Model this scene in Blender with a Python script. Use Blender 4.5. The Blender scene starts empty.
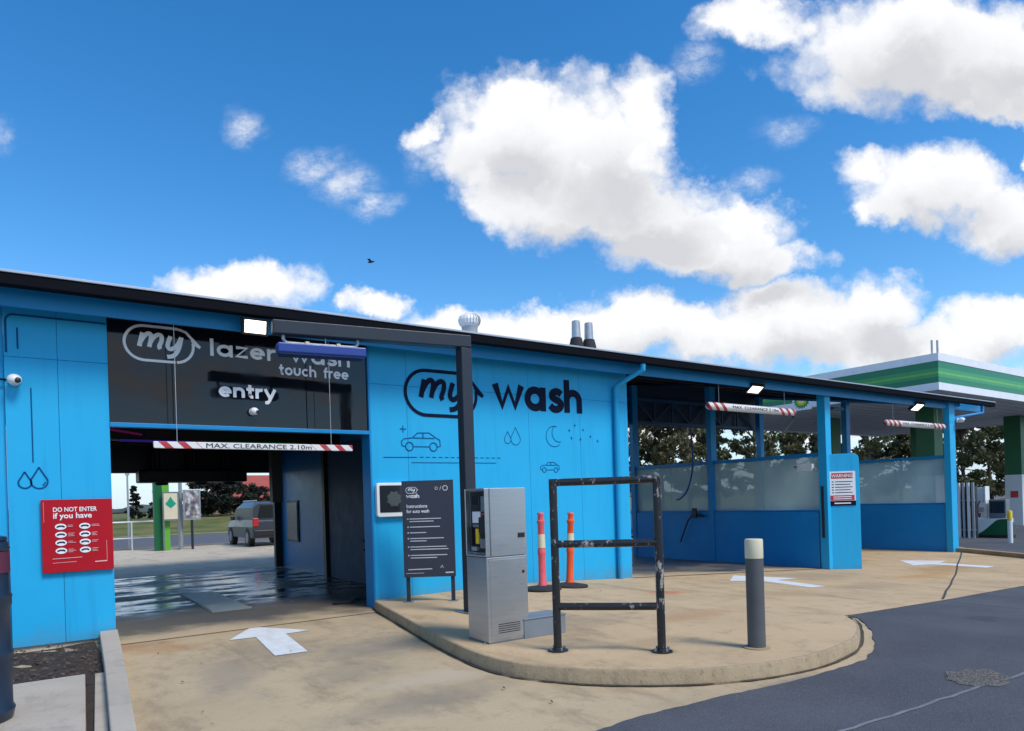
import bpy, bmesh, math, random
from mathutils import Vector, Matrix, Euler
import numpy as np
PI = math.pi
R = math.radians
sc = bpy.context.scene
COL = sc.collection
random.seed(7)

# ------------------------------------------------------------------ terrain
def sm(a, b, x):
    t = max(0., min(1., (x - a) / (b - a)))
    return t * t * (3 - 2 * t)
def ap(X):      # level of the concrete apron
    return .13 - .53 * max(0, min(1, (X - 7) / 9.5)) - .26 * max(0, min(1, (X - 23) / 9))
def lo(X):      # level of the driveway and the asphalt
    return ap(X) - .13 * (1 - sm(6.6, 8.0, X))
def g(X, Y):
    return lo(X) * (1 - sm(25, 34, Y)) + 1.1 * sm(50, 68, Y)
XC = [-30, 0, 6.6, 6.95, 7.3, 7.65, 8, 10, 16.5, 20, 23, 27.5, 32, 60, 200]
YC = [-60, 0, 10, 25, 28, 31, 34, 50, 53, 56, 59, 62, 65, 68, 90, 150, 300]

# ------------------------------------------------------------------ helpers
def wm(o):
    m = o.matrix_basis.copy()
    if o.parent:
        m = wm(o.parent) @ o.matrix_parent_inverse @ m
    return m
def tag(o, label=None, cat=None, group=None, kind=None):
    if label: o['label'] = label
    if cat: o['category'] = cat
    if group: o['group'] = group
    if kind: o['kind'] = kind
    return o
def empty(name, loc=(0, 0, 0), rz=0):
    o = bpy.data.objects.new(name, None)
    o.empty_display_size = .2
    COL.objects.link(o)
    o.location = loc
    o.rotation_euler = (0, 0, rz)
    return o
def dup(o, parent=None):
    c = o.copy()
    COL.objects.link(c)
    if parent is not None:
        c.parent = parent
        c.matrix_parent_inverse = o.matrix_parent_inverse.copy()
    for ch in list(o.children):
        dup(ch, c)
    return c

class MB:
    def __init__(s):
        s.v = []; s.f = []; s.m = []
    def add(s, vs, fs, mi=0):
        n = len(s.v)
        s.v += [tuple(x) for x in vs]
        s.f += [tuple(n + i for i in q) for q in fs]
        s.m += [mi] * len(fs)
        return s
    def box(s, x0, x1, y0, y1, z0, z1, mi=0, M=None):
        vs = [(x, y, z) for z in (z0, z1) for y in (y0, y1) for x in (x0, x1)]
        if M is not None: vs = [M @ Vector(q) for q in vs]
        return s.add(vs, [(0, 2, 3, 1), (4, 5, 7, 6), (0, 1, 5, 4), (2, 6, 7, 3), (0, 4, 6, 2), (1, 3, 7, 5)], mi)
    def bar(s, a, b, w, h, mi=0, up=(0, 0, 1)):
        a, b = Vector(a), Vector(b)
        d = (b - a).normalized(); u = Vector(up)
        if abs(d.dot(u)) > .98: u = Vector((0, 1, 0))
        r = d.cross(u).normalized(); u = r.cross(d)
        vs = [p + r * sx * w / 2 + u * sz * h / 2 for p in (a, b) for sx, sz in ((-1, -1), (1, -1), (1, 1), (-1, 1))]
        return s.add(vs, [(0, 1, 2, 3), (7, 6, 5, 4), (0, 4, 5, 1), (1, 5, 6, 2), (2, 6, 7, 3), (3, 7, 4, 0)], mi)
    def tube(s, pts, r, n=10, mi=0, cap=True):
        pts = [Vector(p) for p in pts]
        rs = r if isinstance(r, (list, tuple)) else [r] * len(pts)
        base = len(s.v); prev = None
        for i, p in enumerate(pts):
            if i == 0: d = pts[1] - p
            elif i == len(pts) - 1: d = p - pts[i - 1]
            else: d = (pts[i + 1] - p).normalized() + (p - pts[i - 1]).normalized()
            d.normalize()
            if prev is None:
                u = Vector((0, 0, 1)) if abs(d.z) < .9 else Vector((1, 0, 0))
            else: u = prev
            u = (u - d * u.dot(d)).normalized(); prev = u
            w = d.cross(u)
            for k in range(n):
                a = 2 * PI * k / n
                s.v.append(tuple(p + (u * math.cos(a) + w * math.sin(a)) * rs[i]))
        for i in range(len(pts) - 1):
            for k in range(n):
                a = base + i * n + k; b = base + i * n + (k + 1) % n
                s.f.append((a, b, b + n, a + n)); s.m.append(mi)
        if cap:
            s.f.append(tuple(base + k for k in range(n))[::-1]); s.m.append(mi)
            e = base + (len(pts) - 1) * n
            s.f.append(tuple(e + k for k in range(n))); s.m.append(mi)
        return s
    def lathe(s, prof, n=24, c=(0, 0, 0), mi=0):
        base = len(s.v)
        for r, z in prof:
            for k in range(n):
                a = 2 * PI * k / n
                s.v.append((c[0] + r * math.cos(a), c[1] + r * math.sin(a), c[2] + z))
        for i in range(len(prof) - 1):
            for k in range(n):
                a = base + i * n + k; b = base + i * n + (k + 1) % n
                s.f.append((a, b, b + n, a + n)); s.m.append(mi)
        s.f.append(tuple(base + k for k in range(n))[::-1]); s.m.append(mi)
        e = base + (len(prof) - 1) * n
        s.f.append(tuple(e + k for k in range(n))); s.m.append(mi)
        return s
    def prism(s, poly, z0, z1, mi=0, fn=None):
        n = len(poly)
        vs = [(x, y, z0) for x, y in poly] + [(x, y, z1) for x, y in poly]
        if fn: vs = [fn(*q) for q in vs]
        return s.add(vs, [tuple(range(n))[::-1], tuple(range(n, 2 * n))] + [(i, (i + 1) % n, n + (i + 1) % n, n + i) for i in range(n)], mi)
    def ball(s, c, rx, ry, rz, n=12, m=8, mi=0):
        prof = [(math.sin(PI * i / m), -math.cos(PI * i / m)) for i in range(m + 1)]
        prof[0] = (.001, -1); prof[-1] = (.001, 1)
        b = MB().lathe(prof, n)
        return s.add([(c[0] + x * rx, c[1] + y * ry, c[2] + z * rz) for x, y, z in b.v], b.f, mi)
    def build(s, name, mats, parent=None, smooth=False, bevel=0, world=False, fixn=True):
        me = bpy.data.meshes.new(name)
        me.from_pydata(s.v, [], s.f)
        if not isinstance(mats, (list, tuple)): mats = [mats]
        for m in mats: me.materials.append(m)
        if len(mats) > 1: me.polygons.foreach_set('material_index', s.m)
        me.update()
        if fixn:
            bm = bmesh.new(); bm.from_mesh(me)
            bmesh.ops.recalc_face_normals(bm, faces=bm.faces)
            bm.to_mesh(me); bm.free()
        if smooth:
            for p in me.polygons: p.use_smooth = True
            try: me.set_sharp_from_angle(angle=R(40))
            except Exception: pass
        o = bpy.data.objects.new(name, me)
        COL.objects.link(o)
        if parent is not None:
            o.parent = parent
            if world: o.matrix_parent_inverse = wm(parent).inverted()
        if bevel:
            md = o.modifiers.new('Bevel', 'BEVEL'); md.width = bevel; md.segments = 2
            md.limit_method = 'ANGLE'; md.angle_limit = R(40)
        return o

def clip(poly, ax, val, keep_less):
    out = []
    for i in range(len(poly)):
        a, b = poly[i], poly[(i + 1) % len(poly)]
        ia = (a[ax] <= val) if keep_less else (a[ax] >= val)
        ib = (b[ax] <= val) if keep_less else (b[ax] >= val)
        if ia: out.append(a)
        if ia != ib:
            t = (val - a[ax]) / (b[ax] - a[ax])
            out.append((a[0] + t * (b[0] - a[0]), a[1] + t * (b[1] - a[1])))
    return out
def sheet(name, poly, mat, dz, h=None, xc=XC, yc=YC, parent=None, tri=True):
    """a ground polygon laid over the terrain"""
    h = h or g
    mb = MB()
    xs = [-1e4] + list(xc) + [1e4]; ys = [-1e4] + list(yc) + [1e4]
    for i in range(len(xs) - 1):
        p1 = clip(clip(poly, 0, xs[i], False), 0, xs[i + 1], True)
        if len(p1) < 3: continue
        for j in range(len(ys) - 1):
            p2 = clip(clip(p1, 1, ys[j], False), 1, ys[j + 1], True)
            q = []
            for a in p2:
                if not q or abs(a[0] - q[-1][0]) + abs(a[1] - q[-1][1]) > 1e-5: q.append(a)
            if len(q) > 2 and abs(q[0][0] - q[-1][0]) + abs(q[0][1] - q[-1][1]) < 1e-5: q.pop()
            if len(q) < 3: continue
            ar = sum(q[k][0] * q[(k + 1) % len(q)][1] - q[(k + 1) % len(q)][0] * q[k][1] for k in range(len(q)))
            if abs(ar) < 1e-5: continue
            if ar < 0: q = q[::-1]
            mb.add([(x, y, h(x, y) + dz) for x, y in q], [tuple(range(len(q)))])
    return mb.build(name, mat, parent, fixn=False)

def rib(pts, w, closed=False):
    """flat mitred strip along a 2D polyline -> (verts2d, faces)"""
    P = [Vector(p) for p in pts]; n = len(P); vs = []; fs = []
    ws = w if isinstance(w, (list, tuple)) else [w] * n
    for i in range(n):
        a = P[i - 1] if (i > 0 or closed) else None
        b = P[(i + 1) % n] if (i < n - 1 or closed) else None
        d1 = (P[i] - a).normalized() if a is not None else None
        d2 = (b - P[i]).normalized() if b is not None else None
        if d1 is None: d1 = d2
        if d2 is None: d2 = d1
        n1 = Vector((-d1.y, d1.x)); n2 = Vector((-d2.y, d2.x))
        m = n1 + n2
        m = m.normalized() if m.length > 1e-6 else n1
        k = min(1.18 if not closed else 1.4, 1 / max(.3, m.dot(n1)))
        vs += [P[i] + m * ws[i] / 2 * k, P[i] - m * ws[i] / 2 * k]
    for i in range(n if closed else n - 1):
        a = 2 * i; b = 2 * ((i + 1) % n)
        fs.append((a, a + 1, b + 1, b))
    return vs, fs
def arc(cx, cy, r, a0, a1, n=14, ry=None):
    ry = r if ry is None else ry
    return [(cx + r * math.cos(R(a0 + (a1 - a0) * i / n)), cy + ry * math.sin(R(a0 + (a1 - a0) * i / n))) for i in range(n + 1)]
def spline(pts, k=6):
    out = []
    n = len(pts)
    for i in range(n - 1):
        p0 = Vector(pts[max(0, i - 1)]); p1 = Vector(pts[i]); p2 = Vector(pts[i + 1]); p3 = Vector(pts[min(n - 1, i + 2)])
        for j in range(k):
            t = j / k
            out.append(tuple(.5 * ((2 * p1) + (p2 - p0) * t + (2 * p0 - 5 * p1 + 4 * p2 - p3) * t * t + (3 * p1 - p0 - 3 * p2 + p3) * t ** 3)))
    out.append(tuple(pts[-1]))
    return out
class Plane:
    """a flat face: origin, right, up; out = towards the viewer"""
    def __init__(s, o, ex, ey):
        s.o = Vector(o); s.ex = Vector(ex).normalized(); s.ey = Vector(ey).normalized(); s.n = s.ex.cross(s.ey)
    def __call__(s, x, y, d=0): return s.o + s.ex * x + s.ey * y + s.n * d
    def mat(s, x, y, d=0):
        m = Matrix.Identity(4)
        for i in range(3):
            m[i][0] = s.ex[i]; m[i][1] = s.ey[i]; m[i][2] = s.n[i]; m[i][3] = s(x, y, d)[i]
        return m
class Ink(MB):
    """flat marks stuck on a Plane"""
    def __init__(s, pl, d=.004):
        super().__init__(); s.pl = pl; s.d = d; s.k = 0
    def line(s, pts, w, closed=False, mi=0):
        vs, fs = rib(pts, w, closed)
        s.k += 1; d = s.d + .0006 * (s.k % 7)
        return s.add([s.pl(x, y, d) for x, y in vs], fs, mi)
    def poly(s, pts, mi=0):
        s.k += 1; d = s.d + .0006 * (s.k % 7)
        return s.add([s.pl(x, y, d) for x, y in pts], [tuple(range(len(pts)))], mi)
    def rect(s, x0, x1, y0, y1, mi=0): return s.poly([(x0, y0), (x1, y0), (x1, y1), (x0, y1)], mi)
# geometric sans letters, x-height 1
SW = .27
rr = .5 - SW / 2
GL = {
 'o': ([arc(.5, .5, rr, 0, 360, 26)], 1.1), 'a': ([arc(.5, .5, rr, 0, 360, 26), [(.9, 0), (.9, 1)]], 1.16),
 'h': ([[(.14, 0), (.14, 1.42)], [(.14, .3)] + arc(.47, .53, .335, 180, 0, 12) + [(.805, 0)]], 1.06),
 'n': ([[(.14, 0), (.14, 1)], [(.14, .3)] + arc(.47, .53, .335, 180, 0, 12) + [(.805, 0)]], 1.06),
 'u': ([[(.14, 1)] + arc(.47, .47, .335, 180, 360, 12) + [(.805, 1)]], 1.06),
 'w': ([[(.1, 1), (.42, .13), (.72, .86), (1.02, .13), (1.34, 1)]], 1.5),
 'l': ([[(.14, 0), (.14, 1.42)]], .4),
 'z': ([[(.06, .87), (.72, .87), (.08, .13), (.78, .13)]], .9),
 'e': ([arc(.5, .5, rr, 0, 318, 22), [(.14, .5), (.98, .5)]], 1.1),
 'r': ([[(.14, 0), (.14, 1)], [(.14, .3)] + arc(.5, .5, .365, 180, 75, 8)], .7),
 't': ([[(.28, 1.3), (.28, .3)] + arc(.5, .33, .22, 180, 280, 5), [(0, .87), (.62, .87)]], .72),
 'c': ([arc(.5, .5, rr, 48, 312, 20)], .98),
 'f': ([[(.24, 0), (.24, 1.05)] + arc(.5, 1.05, .24, 180, 85, 6), [(0, .87), (.6, .87)]], .64),
 'y': ([[(.1, 1), (.5, .08)], [(.92, 1), (.42, -.2), (.3, -.36), (.08, -.36)]], 1.02),
 's': ([spline([(.68, .76), (.55, .86), (.38, .87), (.22, .78), (.22, .63), (.4, .53), (.55, .47), (.67, .36), (.62, .2), (.45, .12), (.25, .14), (.1, .27)], 3)], .84),
 ' ': ([], .5),
}
def letters(ink, text, x, y, xh, sx=1., bold=SW, width=None):
    adv = sum(GL[c][1] for c in text)
    if width: sx = width / (adv * xh)
    for c in text:
        for st in GL[c][0]:
            ink.line([(x + px * xh * sx, y + py * xh) for px, py in st], bold * xh)
        x += GL[c][1] * xh * sx
    return x
def my_logo(ink, x, y, h, capsule=True):
    """script 'my' inside a capsule whose outline ends in a roof-like tip; x = left end, y = middle, h = height"""
    T = lambda pts: [(x + a * h, y + b * h) for a, b in pts]
    L = lambda pts, w: ink.line(T(spline(pts)), w * h)
    L([(.36, -.1), (.4, .08), (.45, .28)], .115)
    L([(.40, .04), (.48, .18), (.58, .27), (.65, .24), (.65, .12), (.60, -.1)], .11)
    L([(.63, .03), (.72, .18), (.83, .26), (.91, .23), (.91, .1), (.85, -.06), (.88, -.13)], .11)
    L([(1.14, .25), (1.08, .08), (1.06, -.04), (1.12, -.11), (1.22, -.07), (1.33, .05), (1.40, .22)], .11)
    L([(1.42, .25), (1.36, -.02), (1.28, -.2), (1.18, -.3), (1.04, -.33)], .11)
    pts = [(1.9, .0), (1.62, .30)] + arc(1.2, .0, .62, 48, 90, 5, .47)[1:] + arc(.48, 0, .48, 90, 270, 18, .47) + [(1.25, -.47)]
    ink.line(T(pts), .072 * h)
    ink.line(T(arc(1.25, .0, .47, -86, 12, 9, .47)), .072 * h)
    ink.line(T([(1.9, 0.0), (1.74, .085), (1.69, .2)]), .07 * h)
    return ink
def text(name, s, size, pl, x, y, mat, parent, bold=.0, d=.004, align='LEFT', sx=1., skew=0, world=True):
    cu = bpy.data.curves.new('t', 'FONT')
    cu.body = s; cu.size = size; cu.offset = bold * size; cu.extrude = .0008; cu.align_x = align; cu.shear = skew
    cu.resolution_u = 3
    o = bpy.data.objects.new('t', cu); COL.objects.link(o)
    bpy.context.view_layer.update()
    me = bpy.data.meshes.new_from_object(o.evaluated_get(bpy.context.evaluated_depsgraph_get()))
    bpy.data.objects.remove(o); bpy.data.curves.remove(cu)
    me.transform(pl.mat(x, y, d) @ Matrix.Diagonal((sx, 1, 1, 1)))
    me.materials.clear(); me.materials.append(mat)
    ob = bpy.data.objects.new(name, me); COL.objects.link(ob)
    ob.parent = parent
    if world: ob.matrix_parent_inverse = wm(parent).inverted()
    return ob

# ------------------------------------------------------------------ materials
class NT:
    def __init__(s, nt): s.nt = nt; nt.nodes.clear()
    def n(s, t, **k):
        o = s.nt.nodes.new(t)
        for a, b in k.items(): setattr(o, a, b)
        return o
    def l(s, a, b): s.nt.links.new(a, b)
    def put(s, sock, v):
        if hasattr(v, 'is_output'): s.l(v, sock)
        else: sock.default_value = v
    def m(s, op, a, b=0., c=None, clamp=False):
        o = s.n('ShaderNodeMath', operation=op, use_clamp=clamp)
        s.put(o.inputs[0], a); s.put(o.inputs[1], b)
        if c is not None: s.put(o.inputs[2], c)
        return o.outputs[0]
    def vm(s, op, a, b=None, out=0):
        o = s.n('ShaderNodeVectorMath', operation=op)
        s.put(o.inputs[0], a)
        if b is not None: s.put(o.inputs[1], b)
        return o.outputs[out]
    def noise(s, vec, scale, detail=3., rough=.55, col=False):
        o = s.n('ShaderNodeTexNoise')
        if vec is not None: s.l(vec, o.inputs['Vector'])
        o.inputs['Scale'].default_value = scale; o.inputs['Detail'].default_value = detail; o.inputs['Roughness'].default_value = rough
        return o.outputs[1] if col else o.outputs[0]
    def ss(s, x, a, b):
        o = s.n('ShaderNodeMapRange', interpolation_type='SMOOTHSTEP')
        s.put(o.inputs[0], x); o.inputs[1].default_value = a; o.inputs[2].default_value = b
        o.inputs[3].default_value = 0; o.inputs[4].default_value = 1
        return o.outputs[0]
    def mix(s, f, a, b, mode='MIX'):
        o = s.n('ShaderNodeMix', data_type='RGBA', blend_type=mode)
        s.put(o.inputs[0], f)
        for i, v in ((6, a), (7, b)):
            if hasattr(v, 'is_output'): s.l(v, o.inputs[i])
            else: o.inputs[i].default_value = (*v, 1)
        return o.outputs[2]
    def ramp(s, x, stops):
        o = s.n('ShaderNodeValToRGB'); s.l(x, o.inputs[0]); e = o.color_ramp.elements
        while len(e) < len(stops): e.new(.5)
        for k, (p, c) in enumerate(stops): e[k].position = p; e[k].color = (*c, 1)
        return o.outputs[0]

def mat(name, col, rough=.6, metal=0., var=.12, scale=3., bump=0., bscale=40., spec=.5, extra=None, coat=0., stretch=None, alpha=None):
    M = bpy.data.materials.new(name); M.use_nodes = True
    t = NT(M.node_tree)
    out = t.n('ShaderNodeOutputMaterial'); b = t.n('ShaderNodeBsdfPrincipled')
    t.l(b.outputs[0], out.inputs[0])
    vec = t.n('ShaderNodeNewGeometry').outputs['Position']
    if stretch: vec = t.vm('MULTIPLY', vec, stretch)
    nz = t.noise(vec, scale, 5, .6)
    k = t.m('MULTIPLY_ADD', t.m('SUBTRACT', nz, .5), var * 4, 1.)
    cn = t.n('ShaderNodeVectorMath', operation='SCALE'); cn.inputs[0].default_value = col; t.l(k, cn.inputs[3])
    c = cn.outputs[0]
    r = t.m('MULTIPLY_ADD', t.m('SUBTRACT', t.noise(vec, scale * 4, 3), .5), .25, rough, clamp=True)
    if extra: c, r = extra(t, vec, c, r)
    t.l(c, b.inputs['Base Color']); t.l(r, b.inputs['Roughness']) if hasattr(r, 'is_output') else None
    if not hasattr(r, 'is_output'): b.inputs['Roughness'].default_value = r
    b.inputs['Metallic'].default_value = metal
    b.inputs['Specular IOR Level'].default_value = spec
    b.inputs['Coat Weight'].default_value = coat
    if bump:
        bn = t.n('ShaderNodeBump'); bn.inputs['Strength'].default_value = 1; bn.inputs['Distance'].default_value = bump
        t.l(t.noise(vec, bscale, 4, .65), bn.inputs['Height']); t.l(bn.outputs[0], b.inputs['Normal'])
    return M
def emit(name, col, s):
    M = bpy.data.materials.new(name); M.use_nodes = True; t = NT(M.node_tree)
    out = t.n('ShaderNodeOutputMaterial'); e = t.n('ShaderNodeEmission')
    e.inputs[0].default_value = (*col, 1); e.inputs[1].default_value = s; t.l(e.outputs[0], out.inputs[0])
    return M
def spot(t, vec, c, col, x, y, rx, ry, amt, ns=2.):
    """an irregular stain of its own shape"""
    d = t.vm('MULTIPLY', t.vm('SUBTRACT', vec, (x, y, 0)), (1 / rx, 1 / ry, 0))
    ln = t.vm('LENGTH', d, out=1)
    f = t.m('MULTIPLY', t.ss(t.m('ADD', ln, t.m('MULTIPLY', t.noise(vec, ns, 5, .65), 1.3)), 1.55, .75), amt)
    return t.mix(f, c, col)

def concrete(name, col, stains, lines=True, dark=.5):
    def ex(t, vec, c, r):
        n1 = t.noise(vec, .45, 6, .68); n2 = t.noise(vec, 2.6, 7, .75); n3 = t.noise(vec, 75, 3, .7)
        c = t.mix(t.ss(n1, .45, .7), c, tuple(x * .80 for x in col))
        c = t.mix(t.m('MULTIPLY', t.ss(n2, .50, .70), .62), c, tuple(x * .58 for x in (col[0], col[1] * .98, col[2] * 1.05)))
        c = t.mix(t.m('MULTIPLY', t.ss(n2, .48, .2), .45), c, (min(1, col[0] * 1.25), col[1] * 1.25, col[2] * 1.28))
        c = t.mix(t.m('MULTIPLY', t.ss(n3, .57, .72), .5), c, tuple(x * .5 for x in col))
        n4 = t.noise(t.vm('MULTIPLY', vec, (1.6, .5, 1)), 1.1, 7, .72)      # tyre grime and drips
        c = t.mix(t.m('MULTIPLY', t.ss(n4, .50, .68), .62), c, (col[0] * .55, col[1] * .53, col[2] * .55))
        vo = t.n('ShaderNodeTexVoronoi', feature='DISTANCE_TO_EDGE'); t.l(t.vm('ADD', vec, t.vm('MULTIPLY', t.noise(vec, 1.5, 5, .7, True), (.9, .9, 0))), vo.inputs['Vector']); vo.inputs['Scale'].default_value = .33
        c = t.mix(t.m('MULTIPLY', t.ss(vo.outputs[0], .005, .0012), .16), c, (.14, .11, .08))
        for s_ in stains: c = spot(t, vec, c, *s_)
        return c, r
    return mat(name, col, .8, 0, .08, 1.3, .004, 70, .35, ex)

M = {}
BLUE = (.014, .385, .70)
def blue_ex(t, vec, c, r, z0=0.):
    # rain streaks and road dirt at the foot
    sep = t.n('ShaderNodeSeparateXYZ'); t.l(vec, sep.inputs[0])
    st = t.noise(t.vm('MULTIPLY', vec, (9, 9, .6)), 1, 4, .6)
    c = t.mix(t.m('MULTIPLY', t.ss(st, .5, .75), .38), c, (.008, .26, .52))
    fd = t.noise(vec, .7, 5, .65); c = t.mix(t.m('MULTIPLY', t.ss(fd, .45, .75), .30), c, (.035, .38, .66))
    dn = t.m('ADD', sep.outputs[2], t.m('MULTIPLY', t.noise(vec, 4, 4, .6), -.5))
    c = t.mix(t.m('MULTIPLY', t.ss(dn, z0 + .1, z0 - .35), .5), c, (.13, .17, .17))
    return c, r
M['blue'] = mat('blue paint', BLUE, .5, 0, .04, .8, .0008, 30, .3, blue_ex)
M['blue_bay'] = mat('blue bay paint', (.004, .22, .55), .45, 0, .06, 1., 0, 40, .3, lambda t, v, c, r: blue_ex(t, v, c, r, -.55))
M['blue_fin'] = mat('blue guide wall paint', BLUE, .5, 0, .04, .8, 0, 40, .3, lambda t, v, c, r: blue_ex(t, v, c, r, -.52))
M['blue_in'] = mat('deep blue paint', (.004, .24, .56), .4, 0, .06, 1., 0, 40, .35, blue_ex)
M['blue_frame'] = mat('blue steel paint', (.006, .22, .52), .4, 0, .06, 2, spec=.3)
M['navy'] = mat('navy ink', (.006, .010, .030), .6, 0, .1, spec=.08)
M['navyline'] = mat('navy line', (.005, .08, .22), .6, 0, .1, spec=.1)
M['char'] = mat('charcoal steel', (.026, .034, .048), .45, 0, .1, 4, spec=.3)
M['gut'] = mat('black gutter', (.006, .007, .010), .7, 0, .1, 4, spec=.04)
M['zinc'] = mat('zinc roof', (.38, .43, .50), .5, .3, .08, 2)
M['gloss'] = mat('gloss black panel', (.006, .007, .010), .05, 0, .1, 1., .003, .6, .42)
M['matblack'] = mat('matt black', (.012, .012, .014), .5, 0, .1)
M['white'] = mat('white vinyl', (.78, .8, .82), .5, 0, .06)
M['whitep'] = mat('white plastic', (.75, .76, .76), .35, 0, .06)
M['dark_in'] = mat('dark ceiling', (.015, .018, .024), .35, 0, .2, .6)
M['steel'] = mat('brushed steel', (.50, .515, .53), .33, .85, .06, 2, 0, 40, .5, None, 0, (1, 1, 14))
M['steel_d'] = mat('dull steel', (.24, .26, .28), .45, .6, .1, 3)
M['galv'] = mat('galvanised', (.45, .47, .48), .45, .7, .12, 6)
M['red'] = mat('red sign', (.40, .006, .016), .5, 0, .06, spec=.2)
M['redp'] = mat('red paint', (.55, .03, .035), .5, 0, .1)
M['navyboard'] = mat('dark sign face', (.028, .032, .055), .35, 0, .06)
M['glassdark'] = mat('dark screen', (.02, .025, .03), .12, 0, .1)
M['truss'] = mat('dark blue truss', (.008, .025, .06), .5, 0, .1)
M['truss2'] = mat('navy truss paint', (.012, .07, .18), .5, 0, .1)
M['royal'] = mat('royal blue plastic', (.012, .045, .25), .4, 0, .08)
M['bollard'] = mat('bollard grey', (.085, .09, .095), .6, 0, .14, 6, .002, 50)
M['cream'] = mat('cream reflective', (.66, .60, .42), .5, 0, .08)
M['pink'] = mat('faded pink plastic', (.72, .11, .13), .5, 0, .12, 6)
M['orange'] = mat('orange plastic', (.80, .10, .02), .45, 0, .08, 6)
M['rubber'] = mat('black rubber', (.02, .02, .022), .8, 0, .2, 10)
M['bin'] = mat('bin plastic', (.012, .028, .055), .4, 0, .15, 3)
M['greend'] = mat('dark green', (.004, .11, .035), .45, 0, .06)
M['greenl'] = mat('bright green', (.12, .42, .04), .45, 0, .06)
M['greenm'] = mat('mid green', (.012, .22, .05), .45, 0, .06)
M['yellow'] = mat('yellow', (.80, .55, .02), .45, 0, .06)
M['soffit'] = mat('canopy soffit', (.68, .69, .70), .5, 0, .05, 1)
M['lampon'] = emit('lit lamp', (1, .95, .84), 2.2)
M['lamp2'] = emit('lit lamp bay', (1, .97, .92), 1.4)
M['ledp'] = emit('led pink', (.8, .05, .5), .035)
M['ledb'] = emit('led violet', (.1, .06, .7), .08)
M['ledg'] = emit('led green', (.02, .4, .12), .06)
M['soil'] = mat('soil', (.045, .03, .02), .95, 0, .3, 5, .05, 14)
def grass_ex(t, vec, c, r):
    n = t.noise(vec, .35, 5, .7); n2 = t.noise(vec, 9, 3, .7)
    c = t.ramp(n, [(.3, (.06, .09, .025)), (.5, (.13, .14, .045)), (.7, (.24, .20, .09))])
    c = t.mix(t.m('MULTIPLY', t.ss(n2, .5, .8), .5), c, (.05, .07, .02))
    return c, .95
M['grass'] = mat('dry grass', (.1, .12, .04), .95, 0, .1, 1, .03, 20, .2, grass_ex)
def asph_ex(t, vec, c, r):
    n = t.noise(vec, .5, 6, .7); f = t.noise(vec, 110, 3, .8); m2 = t.noise(vec, 3, 6, .75); g2 = t.noise(vec, 45, 3, .7)
    c = t.mix(t.m('MULTIPLY', t.ss(g2, .55, .7), .5), c, (.03, .032, .038))
    c = t.mix(t.ss(n, .4, .7), c, (.088, .094, .108))
    c = t.mix(t.m('MULTIPLY', t.ss(m2, .5, .8), .35), c, (.048, .051, .06))
    c = t.mix(t.m('MULTIPLY', t.ss(f, .52, .68), .75), c, (.19, .19, .20))
    oil = t.ss(t.noise(vec, .9, 4, .6), .63, .72); c = t.mix(t.m('MULTIPLY', oil, .45), c, (.028, .03, .034))
    return c, r
M['asphalt'] = mat('asphalt', (.068, .073, .085), .82, 0, .08, 1, .008, 90, .3, asph_ex)
M['road'] = mat('road asphalt', (.10, .105, .12), .85, 0, .1, 1, 0, 40, .3)
M['gravelp'] = mat('gravel patch', (.15, .14, .125), .95, 0, .5, 70, .006, 60, .2)
TAN = (.55, .395, .225)
M['drive'] = concrete('driveway concrete', (.50, .385, .235), [((.22, .19, .16), 3.0, 7.2, 1.0, .8, .6), ((.24, .2, .165), 1.5, 7.0, .5, 1.6, .5), ((.40, .2, .07), 1.3, 8.9, .7, .45, .5), ((.22, .19, .15), 2.6, 5.0, 1.3, .5, .55), ((.33, .15, .06), .95, 9.3, .8, .5, .55), ((.33, .17, .07), 4.0, 9.9, .6, .4, .6),
    ((.2, .17, .13), 2.2, 8.0, .9, 1.4, .5), ((.18, .155, .12), 2.5, 6.3, .8, .6, .45), ((.13, .13, .13), 5., 3.4, 1.2, .25, .5), ((.5, .42, .32), 3., 5.6, .9, .4, .5)])
M['apron'] = concrete('apron concrete', TAN, [((.38, .2, .09), 6.6, 5.6, 1.2, .5, .5), ((.26, .2, .13), 5.2, 6.2, 1.0, .8, .5), ((.38, .25, .13), 9.5, 6.6, 1.6, .7, .5), ((.30, .23, .15), 12.5, 6.6, 1.8, .8, .5), ((.42, .24, .08), 18.5, 7.8, 2.2, .7, .6), ((.55, .13, .04), 8.2, 7.6, .75, .35, .75), ((.45, .22, .05), 16.3, 7.4, 2.2, .7, .6), ((.3, .2, .1), 5., 4.9, .6, .4, .4),
    ((.34, .2, .09), 4.7, 9.0, .7, .5, .5), ((.2, .17, .13), 14., 8.5, 2.5, 1.5, .4), ((.06, .05, .04), 4.14, 5.22, .2, .16, .6), ((.06, .05, .04), 4.83, 4.52, .2, .16, .6)])
def kerb_ex(t, vec, c, r):
    st = t.noise(t.vm('MULTIPLY', vec, (7, 7, 1.2)), 1, 5, .65); n2 = t.noise(vec, 18, 5, .7)
    c = t.mix(t.m('MULTIPLY', t.ss(st, .45, .75), .5), c, (.19, .15, .10)); c = t.mix(t.m('MULTIPLY', t.ss(n2, .52, .72), .6), c, (.11, .095, .07))
    return c, r
M['kerb'] = mat('kerb concrete', (.38, .29, .18), .85, 0, .12, 3, .006, 30, .3, kerb_ex)
M['slab'] = concrete('footpath concrete', (.48, .42, .34), [])
M['yard'] = concrete('yard concrete', (.54, .46, .34), [])
M['kerb2'] = concrete('tan kerb', (.36, .25, .14), [])
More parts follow.
